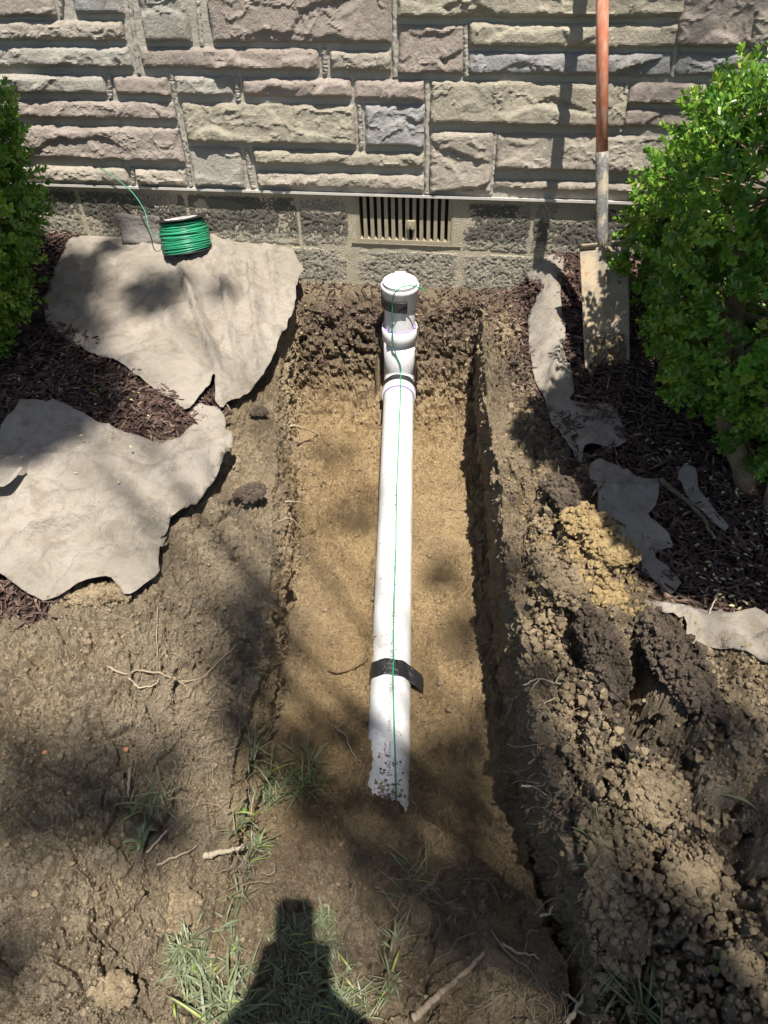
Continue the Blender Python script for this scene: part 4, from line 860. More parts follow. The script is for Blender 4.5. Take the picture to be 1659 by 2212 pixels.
# clay stuck on the blade
def clodmesh(r, seed, sub=4, rough=.25, flat=1.):
    b = bmesh.new(); bmesh.ops.create_icosphere(b, subdivisions=sub, radius=1); V = np.array([v.co[:] for v in b.verts]); F = np.array([[v.index for v in f.verts] for f in b.faces]); b.free()
    n = V.copy(); s = seed*7.3; f1, f2, ci, _, _ = worley(V[:, 0]*3.2+s, V[:, 1]*3.2, V[:, 2]*3.2, 3); g1, g2, gi, _, _ = worley(V[:, 0]*8+s, V[:, 1]*8, V[:, 2]*8, 4)
    d = 1+rough*fbm(V[:, 0]+s, V[:, 1], V[:, 2], 1.3, 4, 2)*1.9+rough*.8*(sstep(0, .25, f2-f1)*(.2+ci)-.4)+rough*.5*(sstep(0, .25, g2-g1)*(.2+gi)-.4)+rough*.3*fbm(V[:, 0]+s, V[:, 1], V[:, 2], 14, 3, 9)
    V = n*d[:, None]*np.asarray(r); return V, F
def clay_patch(ylo, yhi, ulo, uhi, th, seed):
    n = 60; a, b = np.meshgrid(np.linspace(ulo, uhi, n), np.linspace(ylo, yhi, n)); e = np.minimum(np.minimum(a-ulo, uhi-a)/(uhi-ulo), np.minimum(b-ylo, yhi-b)/(yhi-ylo))
    h = th*sstep(0, .22, e+.10*fbm(a, b, 0, 6, 3, seed))*(.6+.9*np.abs(fbm(a, b*2, 0, 5, 4, seed+1))); 
    f1, f2, ci, _, _ = worley(a*9, b*30, 0*a+.5, seed); h = h*(.5+.8*np.sqrt(np.clip(1-f1*f1, 0, 1))*(.3+ci)); 
    V = bt+BD*(b*BL_)[..., None]+cam_r*(a*bw+.003)[..., None]+BN*(.012*a**2-.004+h)[..., None]
    return V.reshape(-1, 3), gridfaces(n, n)
V, F = clay_patch(.66, .93, -.92, .92, .030, 31); o = link('stuck_clay', npmesh('stuck_clay', V, F), M_clod, bl); o['label'] = 'damp brown clay caked on the lower blade'
V, F = clay_patch(.86, 1.0, -.8, .95, .014, 35); link('stuck_clay', npmesh('stuck_clay', V, F), M_clod_o, bl)

# ------------------------------------------------------------------ torn sods and clods
def crumble(r, seed, n=None, rough=.2, big=1.):
    """a broken lump: a knobbly core studded with angular crumbs"""
    V, F = clodmesh(np.array(r)*.9, seed, 4, .10); rg = np.random.default_rng(seed); A = (r[0]*r[1]+r[1]*r[2]+r[0]*r[2])*4
    n = n or int(min(900, A/.00005)); u = rg.normal(size=(n, 3)); u /= np.linalg.norm(u, axis=1)[:, None]; u[:, 2] = np.abs(u[:, 2])*np.where(rg.random(n) < .15, -1, 1)
    lump = 1+.9*rough*fbm(u[:, 0]+seed*7.3, u[:, 1], u[:, 2], 1.6, 3, 2)*2
    s_ = (.0022+.009*rg.random(n)**3)*big; T = u*np.array(r)*lump[:, None]*(.92+.10*rg.random((n, 1))); Mx = rand_rot(n)*s_[:, None, None]*rg.uniform(.6, 1.15, (n, 1, 3))
    V2, F2 = scatter(ICV, ICF, Mx, T); V2 = V2+.16*s_.repeat(len(ICV))[:, None]*rg.normal(size=V2.shape)
    return merge([(V*(1+0*V), F), (V2, F2)])
def clod(name, label, px, py, z, r, mat, seed, rot=0, tilt=0, cat='clod', group='lumps of dug earth', rough=.25, sub=5):
    p = atz(px, py, z); p[2] = max(p[2], float(gz(p[0], p[1]))+r[2]*.15) if p[2] > -.2 else p[2]
    V, F = crumble(r, seed, rough=rough); M_ = np.array(Matrix.Rotation(math.radians(rot), 3, 'Z') @ Matrix.Rotation(math.radians(tilt), 3, 'X'))
    me = npmesh(name, V@M_.T, F); o = link(name, me, mat, None, False); o.location = p; return tag(o, label, cat, group)
clod('sod_slab', 'smooth grey-brown slab of sod, topmost of the lumps on the right bank', 1212, 1120, .0, (.036, .075, .022), M_clod_d, 1, 22, 8)
clod('clay_clod', 'crumbly ochre clay clod below the smooth grey sod slab', 1252, 1180, .02, (.05, .05, .026), M_clod_o, 2, 20, rough=.38)
clod('clay_clod', 'knobbly ochre clay clod at the edge of the boxwood shade', 1305, 1235, .022, (.06, .045, .03), M_clod_o, 3, -20, rough=.4)
clod('clay_clod', 'single bright orange clay lump with a pit below it', 1308, 1298, .035, (.034, .026, .02), M_clod_o, 4, 0, rough=.2)
clod('sod_slab', 'long dark sod ridge left of the deep black gap on the right bank', 1300, 1415, .02, (.036, .12, .045), M_clod_d, 5, 18, 4, rough=.3)
clod('sod_slab', 'largest purplish dark sod slab, standing on edge right of the deep gap', 1458, 1440, .045, (.045, .14, .062), M_clod_d, 6, 28, 6, rough=.22)
clod('sod_slab', 'brown root-bound lump hanging over the trench edge', 1170, 1240, -.015, (.03, .07, .03), M_clod, 7, 10, rough=.4)
clod('sod_slab', 'pale crumbly lump between the trench edge and the orange clay', 1215, 1290, .0, (.05, .055, .028), M_clod, 8, 10, rough=.42)
clod('soil_clod', 'rounded brown lump at the right edge near the grass blade', 1640, 1770, .02, (.035, .03, .02), M_clod_d, 9, 10)
clod('soil_clod', 'brown lump in the bottom right corner above the round hollow', 1600, 2085, .0, (.03, .03, .02), M_clod, 10, 10)
clod('soil_clod', 'flat dark slab of earth on the trench lip beside the hair roots', 1200, 1665, -.02, (.02, .038, .012), M_clod_d, 11, 30, 20)
clod('soil_clod', 'dark crumbly clod on the left bank beside the nearer fabric sheet', 540, 1065, -.03, (.04, .032, .014), M_clod_d, 12, 10)
clod('soil_clod', 'small dark clod at the left trench lip below the scrap of fabric', 560, 892, -.03, (.025, .018, .01), M_clod_d, 13)
clod('soil_clod', 'brown clod partly covering the lower fringe of the nearer fabric sheet', 215, 1283, -.012, (.075, .03, .014), M_clod, 14, 12, rough=.5)
clod('soil_clod', 'grey-brown lump under the white stick on the lower left bank', 385, 1965, -.165, (.045, .04, .010), M_clod, 15, 10)
clod('soil_clod', 'lump of earth with a shadow in the bottom left corner', 245, 2140, -.12, (.035, .025, .02), M_clod, 16, 10)
clod('soil_clod', 'smooth clay lump in the shade beside the right bed fabric', 1335, 1155, .03, (.015, .011, .008), M_clod_d, 17)
clod('soil_clod', 'torn lump of earth at the foot of the dark slot, bottom right', 1340, 2000, -.03, (.05, .06, .035), M_clod, 18, 15, rough=.4)
clod('soil_clod', 'tall lumpy edge of earth right of the dark slot', 1290, 1900, -.05, (.03, .09, .04), M_clod, 19, 12, rough=.4)
clod('soil_clod', 'big crumbly clod in the middle of the right spoil heap', 1420, 1720, .03, (.06, .06, .025), M_clod, 20, 15, rough=.42)
clod('soil_clod', 'ochre tinged clod low on the right spoil heap', 1500, 1900, .02, (.05, .05, .02), M_clod, 21, 15, rough=.42)
def lumps(name, label, spots, mat, lo, hi):
    Vs = []; 
    for (px, py, rx, ry, n, up) in spots:
        n = int(n*(.8 if py > 1550 else 1.0))
        c = atz(px, py, 0.); x = c[0]+rng.normal(0, rx, n); y = c[1]+rng.normal(0, ry, n); q = ((x-c[0])/rx)**2+((y-c[1])/ry)**2; k = (x > TRx(y)-.004); x, y, q = x[k], y[k], q[k]; n = len(x)
        s_ = lo*(hi/lo)**(rng.random(n)**2.4); z = gz(x, y)+up*np.exp(-q*.8)*rng.random(n)+s_*.25; Mx = rand_rot(n)*s_[:, None, None]*rng.uniform(.6, 1.15, (n, 1, 3)); V, F = scatter(ICV, ICF, Mx, np.stack([x, y, z], -1)); V = V+.17*s_.repeat(len(ICV))[:, None]*rng.normal(size=V.shape); Vs.append((V, F))
    tag(link(name, npmesh(name, *merge(Vs)), mat, smooth=False), label, None, None, 'stuff')
lumps('soil_lumps', 'heaped angular lumps of brown earth along the right bank', [(1170, 1180, .022, .06, 260, .03), (1190, 1330, .03, .07, 420, .03), (1230, 1480, .035, .07, 420, .03), (1270, 1620, .035, .06, 420, .02), (1330, 1750, .05, .06, 420, .03), (1440, 1800, .06, .05, 420, .025), (1400, 1950, .05, .05, 420, .03), (1540, 1950, .05, .05, 360, .02), (1560, 1600, .06, .06, 300, .012), (1340, 2080, .04, .03, 300, .02), (1560, 2130, .06, .04, 360, .02), (1600, 1480, .05, .04, 150, .01), (1130, 900, .02, .06, 120, .005), (1090, 720, .02, .06, 200, .015)], M_clod, .0020, .0125)
lumps('dark_lumps', 'darker lumps of topsoil scattered over the right bank', [(1300, 1480, .04, .06, 300, .02), (1400, 1620, .05, .05, 300, .02), (1260, 1760, .03, .06, 200, .02), (1500, 2050, .07, .05, 220, .01), (1200, 1080, .03, .06, 200, .02), (1110, 800, .025, .06, 120, .01)], M_clod_d, .003, .013)
lumps('ochre_lumps', 'crumbly ochre clay lumps below the grey sod slab', [(1235, 1165, .022, .03, 200, .03), (1275, 1215, .028, .03, 320, .035), (1310, 1250, .028, .02, 220, .03), (1300, 1300, .02, .02, 160, .02), (1400, 1330, .015, .01, 60, .01)], M_clod_o, .003, .012)
for (x, y) in ((272, 1618), (97, 1625)):
    p = on_ground(x, y, .003); V, F = clodmesh((.006, .005, .003), x, 2, .3); o = link('brick_chip', npmesh('brick_chip', V, F), M_brick); o.location = p
    tag(o, 'small orange brick chip, the right one of two on the left bank' if x > 200 else 'small orange brick chip, the left one of two on the left bank', 'brick chip', 'brick chips on the left bank')
for x, y, l in ((1473, 1728, 'tiny white plaster chip at the lip of the deep gap'), (1270, 1990, None)):
    if l is None: continue
    p = atz(x, y, .045); V, F = clodmesh((.006, .004, .003), x, 2, .3); o = link('plaster_chip', npmesh('plaster_chip', V, F), M_white); o.location = p; tag(o, l, 'chip')
NPB = 1100; ps = []
for k in range(NPB):    # grit lying on the pipe, thick at its near end
    if k < 800: y = 1775-abs(random.gauss(0, 55)); x = random.gauss(822+(1775-y)*.05 if k % 3 else 852, 13)
    else: y = random.uniform(900, 1650); x = random.gauss(850-16*(k % 2), 14)
    if y > 1790 or abs(x-848) > 40: continue
    s, th = pipe_hit(x, y); s_ = (.0005+.0032*random.random()**2)*(1.3 if k < 800 else .7); ps.append((pipe_pt(s, th, PR+s_*.2), s_))
T = np.array([p[0] for p in ps]); S_ = np.array([p[1] for p in ps]); V, F = scatter(ICV, ICF, rand_rot(len(T))*S_[:, None, None]*rng.uniform(.5, 1.2, (len(T), 1, 3)), T)
tag(link('pipe_grit', npmesh('pipe_grit', V, F), M_clod), 'dark grit and crumbs spilled on the near end of the white pipe', None, None, 'stuff')

# ------------------------------------------------------------------ roots and sticks
def rootpath(pts, z=None, lift=.006):
    out = []
    for p in pts:
        out.append(on_ground(p[0], p[1], lift) if len(p) == 2 else atz(*p))
    P_ = spline(out, 10); P_ = P_+.0022*np.stack([fbm(np.arange(len(P_))*.09, P_[:, 0]*0+k+out[0][0]*50, 0, 3, 3, 5) for k in range(3)], -1)*2
    return P_
def root(label, pts, r, mat=None, name='root', cat='root', group='broken roots in the dug soil', branches=(), lift=.006):
    P_ = rootpath(pts, lift=lift); n = len(P_); parts = [tube(P_, np.linspace(r, r*.45, n)*(1+.2*rng.normal(size=n)*.5), 7)]
    for b in branches: Q = rootpath(b, lift=lift); parts.append(tube(Q, np.linspace(r*.6, r*.25, len(Q)), 6))
    return tag(link(name, npmesh(name, *merge(parts)), mat or M_root), label, cat, group)
root('pale root lying across the upper left corner of the trench floor', [(627, 918, -.22), (660, 927, -.28), (700, 942, -.38), (733, 951, -.41)], .0038, M_rootp)
root('dark thin root poking into the trench below the pale root', [(650, 1017, -.25), (680, 1024, -.30), (706, 1034, -.34), (730, 1036, -.34)], .002, M_bark)
root('short light root sticking out of the left trench face', [(612, 1083, -.16), (650, 1086, -.18), (682, 1098, -.24)], .0022, M_rootp)
root('thin double root hanging over the left trench face', [(590, 1132, -.15), (625, 1120, -.16), (650, 1140, -.2), (670, 1166, -.26)], .0014, M_rootp)
root('brown curved root reaching the wide black tape', [(708, 1447, -.425), (735, 1452, -.42), (770, 1440, -.41), (795, 1420, -.385), (808, 1408, -.38)], .0036, clod_mat('root_brown', (.42, .29, .17), (.3, .2, .12), (.5, .36, .22)))
root('grey bent root lying in shade left of the near pipe end', [(722, 1570, -.42), (745, 1588, -.42), (757, 1620, -.42), (772, 1645, -.43)], .0035)
root('dark twig resting on the left side of the pipe', [(812, 1548, -.395), (800, 1580, -.41), (790, 1610, -.42)], .0024, M_bark)
root('long wavy root crossing the left bank', [(232, 1440), (265, 1455), (300, 1448), (345, 1455), (385, 1470), (440, 1460), (510, 1390)], .0028, branches=[[(340, 1310), (338, 1380), (345, 1452)], [(385, 1470), (410, 1500), (370, 1510)]])
root('small hooked root on the left bank by the long wavy root', [(280, 1465), (300, 1485), (330, 1480), (345, 1470)], .0022, M_rootp)
root('white split stick standing on the lower left bank', [(318, 1840, -.13), (340, 1815, -.11), (362, 1792, -.10)], .003, M_rootp, 'stick', 'stick', None)
root('short grey stick on the shaded left bank', [(276, 1662), (278, 1690), (275, 1722)], .0045, None, 'stick', 'stick', None)
root('thick pale stick lying over the trench lip, lower left', [(440, 1850, -.15), (470, 1843, -.145), (500, 1836, -.15), (530, 1826, -.16)], .0075, M_rootp, 'stick', 'stick', None)
root('thin root ending at a stone on the lower left bank', [(340, 1870), (365, 1858), (400, 1842), (425, 1828)], .0032)
root('thick grey root half buried at the bottom centre', [(890, 2200), (915, 2180), (945, 2150), (975, 2125), (1010, 2095), (1045, 2060)], .008)
root('thin pale root curving along the right edge of the ramp', [(1085, 2038), (1110, 2055), (1140, 2060), (1165, 2072)], .003, M_rootp)
root('forked root at the bottom right of the dark slot', [(1225, 2212, -.17), (1245, 2180, -.15), (1262, 2150, -.14), (1270, 2110, -.14)], .005, M_rootp, branches=[[(1245, 2180, -.15), (1280, 2200, -.14), (1300, 2190, -.13)], [(1250, 2170, -.15), (1230, 2150, -.15), (1215, 2145, -.16)]])
root('branching root reaching out over the trench from the right bank', [(1345, 1462, .03), (1300, 1470, .02), (1250, 1478, -.0), (1200, 1476, -.02), (1165, 1468, -.03), (1130, 1478, -.04)], .0034, M_rootp, branches=[[(1260, 1478, .0), (1220, 1500, -.02), (1175, 1520, -.03), (1160, 1530, -.04)], [(1165, 1468, -.03), (1140, 1500, -.05)], [(1200, 1478, -.02), (1215, 1455, -.01)]])
root('short pale root in the shaded slot beside the near pipe', [(1140, 1650, -.12), (1165, 1635, -.1), (1185, 1618, -.09)], .003, M_rootp, branches=[[(1180, 1620, -.09), (1175, 1650, -.1)]])
root('thin forked root crossing the dark right trench face', [(1125, 1698, -.14), (1160, 1702, -.12), (1190, 1725, -.1), (1205, 1740, -.09)], .0022, M_rootp, branches=[[(1160, 1702, -.12), (1190, 1690, -.1)]])
root('little white root at the right trench lip below the pale clods', [(1118, 1270, -.05), (1140, 1276, -.04), (1160, 1278, -.04)], .0022, M_rootp)
root('pale root stub above the corner of the ramp', [(1165, 1980, -.2), (1185, 1970, -.19), (1195, 1955, -.18)], .0035, M_rootp)
root('long thin root arching over the bottom of the ramp', [(1060, 2010), (1100, 2060), (1150, 2100), (1190, 2160), (1200, 2212)], .0016)
root('dark stick among mulch shreds in the left bed', [(260, 935), (275, 905), (305, 880)], .003, M_bark, 'stick', 'stick', None)
pst = clod_mat('peeled_stick', (.33, .27, .17), (.22, .17, .10), (.42, .36, .24))
root('thick crooked peeled stick lying in the shade under the boxwood', [(1425, 1036, .035), (1462, 1066, .035), (1495, 1092, .03), (1525, 1130, .03), (1544, 1166, .025)], .0078, pst, 'stick', 'stick', None)
root('brown twig on the mulch below the spade blade', [(1388, 905, .02), (1405, 885, .02), (1424, 868, .022)], .0035, pst, 'stick', 'stick', None)
root('thin dark twig on the mulch between spade and boxwood trunk', [(1425, 860, .03), (1480, 876, .03), (1560, 880, .03)], .0018, M_bark, 'stick', 'stick', None)
root('thin twig lying on the sunlit mulch by the bright fabric corner', [(1530, 1390-60, .03), (1545, 1295, .04), (1553, 1270, .03)], .0018, M_rootp, 'stick', 'stick', None)
# mats of hair roots
def hair(label, px, py, z, n, spread, L, r=.00035, down=.3, mat=None):
    p0 = atz(px, py, z); parts = []
    for _ in range(int(n*.6)):
        p = p0+rng.normal(0, 1, 3)*[spread, spread*1.4, spread*.3]; dv = rng.normal(0, 1, 3); dv[2] = dv[2]*.4-down; dv /= np.linalg.norm(dv); P_ = [p]
        for k in range(7):
            dv = dv+.45*rng.normal(0, 1, 3); dv /= np.linalg.norm(dv); P_.append(P_[-1]+dv*L/7*random.uniform(.5, 1.3))
        P_ = np.array(P_); g = gz(P_[:, 0], P_[:, 1]); P_[:, 2] = np.maximum(P_[:, 2], np.where(g < -.3, -9, g+.001)); parts.append(tube(P_, r*random.uniform(.6, 1.6), 4, False))
    t = thing('root_mat', label, 'root mat', tuple(p0), 'mats of hair roots'); o = link('rootlets', npmesh('rootlets', *merge(parts)), mat or M_root, t); o['kind'] = 'stuff'
hair('grey tangle of hair roots over the topmost right sod slab', 1190, 1075, .02, 90, .035, .06)
hair('fringe of hair roots at the right trench lip by the pale lump', 1160, 1220, -.01, 90, .03, .06)
hair('white hair roots beside the dark hollow of the orange clay', 1205, 1215, .0, 50, .02, .05)
hair('long hair roots hanging below the branching root', 1215, 1560, -.02, 90, .028, .09, down=.6)
hair('curly hair roots beside the flat dark slab on the trench lip', 1195, 1690, -.04, 60, .025, .06)
hair('hair roots next to the grass tuft on the right trench lip', 1225, 1790, -.05, 50, .02, .05)
hair('fine roots by the left edge of the trench, mid way', 600, 1190, -.08, 40, .03, .06)
hair('fine tangled roots below the long wavy root on the left bank', 430, 1520, -.1, 90, .06, .09, .0004, .0)
hair('fine roots over the crack on the shaded left bank', 390, 1640, -.12, 110, .05, .08, .0005, .0, M_root)
hair('fine roots on the ramp above the thick buried root', 920, 1960, -.18, 60, .06, .12, .0004, .0)
hair('fine roots fraying at the bottom end of the dark slot', 1180, 2190, -.16, 90, .04, .08, .0005, .0)
hair('fine roots hanging below the thick pale stick', 520, 1880, -.16, 40, .02, .07, .0006, .2)
hair('pale fine roots on the left bank beside the hooked root', 290, 1430, -.05, 60, .05, .07, .0004, .0)
hair('frayed roots at the top left of the trench by the fabric scrap', 628, 965, -.12, 40, .02, .07, .0008, .2)

# ------------------------------------------------------------------ grass
def blades(pts, n, hmin, hmax, spread, w=.0022, lean=.9, seed=0):
    p = np.array([on_ground(*rng.choice(len(pts), 1)*0+pts[rng.integers(len(pts))]) if False else on_ground(*pts[rng.integers(len(pts))]) for _ in range(min(n, 40))]); p = p[rng.integers(len(p), size=n)]
    p = p+np.column_stack([rng.normal(0, spread, n), rng.normal(0, spread, n), np.zeros(n)]); p[:, 2] = gz(p[:, 0], p[:, 1])-.004
    a = rng.uniform(0, 2*np.pi, n); h = rng.uniform(hmin, hmax, n); ln = rng.uniform(.3, 1, n)*lean; cv = rng.uniform(.2, 1.3, n)*lean
    t = np.linspace(0, 1, 5); d = np.stack([np.cos(a), np.sin(a)], -1); sd = np.stack([-d[:, 1], d[:, 0]], -1)
    ang = ln[:, None]+cv[:, None]*t[None]; hx = np.cumsum(np.sin(ang), 1)/5*h[:, None]; hz_ = np.cumsum(np.cos(ang), 1)/5*h[:, None]; hx[:, 0] = 0; hz_[:, 0] = 0
    ww = w*np.array([.7, 1, .9, .6, .05])[None]*rng.uniform(.5, 1.5, (n, 1))
    C_ = p[:, None]+np.concatenate([d[:, None]*hx[..., None], np.maximum(hz_, .001)[..., None]], -1)
    o_ = np.concatenate([sd[:, None]*ww[..., None], np.zeros((n, 5, 1))], -1)
    V = np.stack([C_-o_, C_+o_], 2).reshape(-1, 3); k = (np.arange(n)*10)[:, None, None]
    F = np.array([(0, 1, 3, 2), (2, 3, 5, 4), (4, 5, 7, 6), (6, 7, 9, 8)])[None]+k
    return V, F.reshape(-1, 4), rng.random(n).repeat(10)
def tuft(label, pts, n, hmin, hmax, spread, w=.0013, lean=1.15, group='grass tufts in the dug soil', name='grass_tuft'):
    V, F, r = blades(pts, n, hmin, hmax, spread, w, lean); me = npmesh(name, V, F); attr(me, 'rnd', r)
    t = thing(name, label, 'grass', tuple(V.mean(0)), group); o = link('blades', me, M_grass, t, smooth=False); o['kind'] = 'stuff'; return t
tuft('wide shaded tuft of limp grass left of the near pipe end', [(560, 1680), (600, 1690), (640, 1700), (680, 1690), (655, 1660), (575, 1700)], 170, .04, .10, .012)
tuft('dark grass tuft on the shaded left bank', [(310, 1735), (335, 1730), (355, 1700), (290, 1750)], 45, .03, .08, .010)
tuft('small leafy tuft below the white split stick', [(302, 1820), (308, 1800)], 12, .02, .045, .005, .004)
tuft('bright grass tuft at the end of the thick pale stick', [(545, 1780), (550, 1820), (540, 1850), (530, 1800), (560, 1830)], 90, .025, .07, .010)
tuft('thin line of grass down the edge of the ramp', [(525, 1900), (515, 1950), (500, 2000), (530, 1870), (505, 2040)], 60, .02, .06, .008)
tuft('pale yellowish grass clump at the lower left beside the deep crack', [(400, 2050), (430, 2080), (410, 2110), (450, 2120), (420, 2150), (460, 2170), (390, 2080)], 260, .025, .06, .012, .0012, 1.35)
tuft('broad grass patch under the photographer shadow', [(620, 2010), (650, 2050), (700, 2040), (600, 2090), (680, 2100), (740, 2120), (560, 2120), (640, 2150), (720, 2170), (580, 2170), (760, 2190), (520, 2190), (680, 2200), (700, 1990), (540, 2080), (500, 2212), (620, 2212), (770, 2150)], 800, .015, .05, .014, .0010, 1.3)
tuft('coarse grass blades crossing the bottom edge left of the shadow', [(480, 2160), (500, 2190), (520, 2150), (470, 2205)], 60, .05, .11, .012, .0017)
tuft('thin upright grass tuft right of the photographer shadow', [(830, 2060), (845, 2090), (835, 2120), (820, 2150), (850, 2030)], 40, .02, .055, .007)
tuft('sparse dry grass at the centre of the ramp', [(900, 1900), (880, 1930), (920, 1880)], 26, .05, .10, .016, .0009)
tuft('grass tuft growing on the right trench lip', [(1290, 1850), (1300, 1870), (1310, 1900), (1280, 1830)], 45, .03, .075, .008)
tuft('long bright grass tuft beside the bottom of the dark slot', [(1370, 2130), (1380, 2150), (1390, 2180), (1360, 2110)], 60, .05, .11, .010, .0016)
for (x, y, x2, y2, l) in ((1560, 1717, 1632, 1745, 'single green grass blade on the right spoil heap'), (530, 1985, 470, 2010, 'single green blade lying on the ramp edge')):
    a, b = on_ground(x, y, .012), on_ground(x2, y2, .012); dv = b-a; sd = np.array([-dv[1], dv[0], 0]); sd /= np.linalg.norm(sd); t = np.linspace(0, 1, 8); c = a+dv*t[:, None]+np.array([0, 0, .012])*np.sin(t*3.1)[:, None]
    w_ = .0028*np.sin(np.clip(t*.9+.08, 0, 1)*3.1)[:, None]; V = np.stack([c-sd*w_, c+sd*w_], 1).reshape(-1, 3); me = npmesh('stray_grass', V, np.array([(2*i, 2*i+1, 2*i+3, 2*i+2) for i in range(7)])); attr(me, 'rnd', np.full(16, .6)); tag(link('stray_grass', me, M_grass), l, 'grass blade')

# ------------------------------------------------------------------ leaves
def leaf_template(L=1., W=.5):
    V = np.array([(0, 0, 0), (-.5*W, .38*L, .06), (-.42*W, .72*L, .03), (0, L, -.05), (.42*W, .72*L, .03), (.5*W, .38*L, .06), (0, .45*L, -.02)])
    F = np.array([(0, 6, 1), (1, 6, 2), (2, 6, 3), (3, 6, 4), (4, 6, 5), (5, 6, 0)]); return V, F
LV, LF = leaf_template(1, .52)
def litter(label, poly_px, n, z, lo, hi, mat=M_dead, name='fallen_leaves'):
    W = wpoly(poly_px); x = rng.uniform(W[:, 0].min(), W[:, 0].max(), n*4); y = rng.uniform(W[:, 1].min(), W[:, 1].max(), n*4); k = inpoly(x, y, W); x = x[k][:n]; y = y[k][:n]; n = len(x)
    s = rng.uniform(lo, hi, n); Mx = rotz(rng.uniform(0, 6.3, n))@rotx(rng.normal(0, .35, n))*s[:, None, None]; V, F = scatter(LV, LF, Mx, np.stack([x, y, gz(x, y)+z], -1)); me = npmesh(name, V, F); attr(me, 'rnd', rng.random(n).repeat(7)*.9)
    tag(link(name, me, mat), label, None, None, 'stuff')
litter('small pale fallen boxwood leaves on the shaded right mulch', [(1380, 960), (1659, 1000), (1700, 1350), (1500, 1290), (1450, 1100)], 150, .014, .008, .016)
litter('small pale fallen leaves on the left mulch', [(0, 800), (150, 780), (420, 930), (400, 950), (200, 900), (0, 880)], 40, .012, .008, .015)
litter('a few small yellowish leaves dropped on the nearer grey fabric', [(30, 960), (440, 1000), (380, 1060), (40, 1150)], 12, .06, .008, .014)
litter('small dry leaves dropped on the bright fabric corner and mulch', [(1480, 1260), (1700, 1300), (1700, 1400), (1500, 1300)], 18, .03, .010, .018)
def weed(label, px, py, z, n=9, s=.016):
    p = atz(px, py, z); T = p+rng.normal(0, 1, (n, 3))*[.012, .012, .004]; Mx = rotz(rng.uniform(0, 6.3, n))@rotx(rng.uniform(-.2, .6, n))*s; V, F = scatter(LV, LF, Mx, T); me = npmesh('weed_seedling', V, F); attr(me, 'rnd', np.full(len(V), .3)); t = thing('weed_seedling', label, 'weed', tuple(p), 'green seedlings'); o = link('leaves', me, M_leaf, t); o['kind'] = 'stuff'
weed('bright green seedling in the left mulch under the spool sheet', 210, 842, .03); weed('small green seedling near the lower fold of the spool sheet', 255, 870, .03, 5)
weed('green sprout on the left bank beside the standing root', 332, 1365, -.06, 7, .022); weed('flat light green leaf on the left bank below the long wavy root', 256, 1508, -.07, 2, .018)
weed('round green leaf at the foot of the shaded tuft', 546, 1750, -.17, 2, .012); weed('light green sprout in the bottom right corner', 1560, 2070, .0, 3, .012)

# ------------------------------------------------------------------ boxwood bushes
def sprig():
    Vs, Fs = [], []; o = 0
    for k in range(4):
        h = .05+k*.36
        for sgn in (0, 1):
            a = k*math.pi/2+sgn*math.pi+.2*k; tilt = .95-.10*k; s = .82-.05*k
            M_ = np.array(Matrix.Rotation(a, 3, 'Z') @ Matrix.Rotation(tilt*.9 if False else (math.pi/2-tilt), 3, 'X')); V = (LV*s)@M_.T+[0, 0, h]; Vs.append(V); Fs.append(LF+o); o += 7
    for a in (0.3, 2.0, 4.2):
        M_ = np.array(Matrix.Rotation(a, 3, 'Z') @ Matrix.Rotation(1.15, 3, 'X')); Vs.append((LV*.5)@M_.T+[0, 0, 1.30]); Fs.append(LF+o); o += 7
    st = np.array([(.02, 0, -.6), (-.01, .017, -.6), (-.01, -.017, -.6), (0, 0, 1.3)]); Vs.append(st); Fs.append(np.array([(0, 1, 3), (1, 2, 3), (2, 0, 3)])+o)
    return np.vstack(Vs), np.vstack(Fs)
SV, SF = sprig()
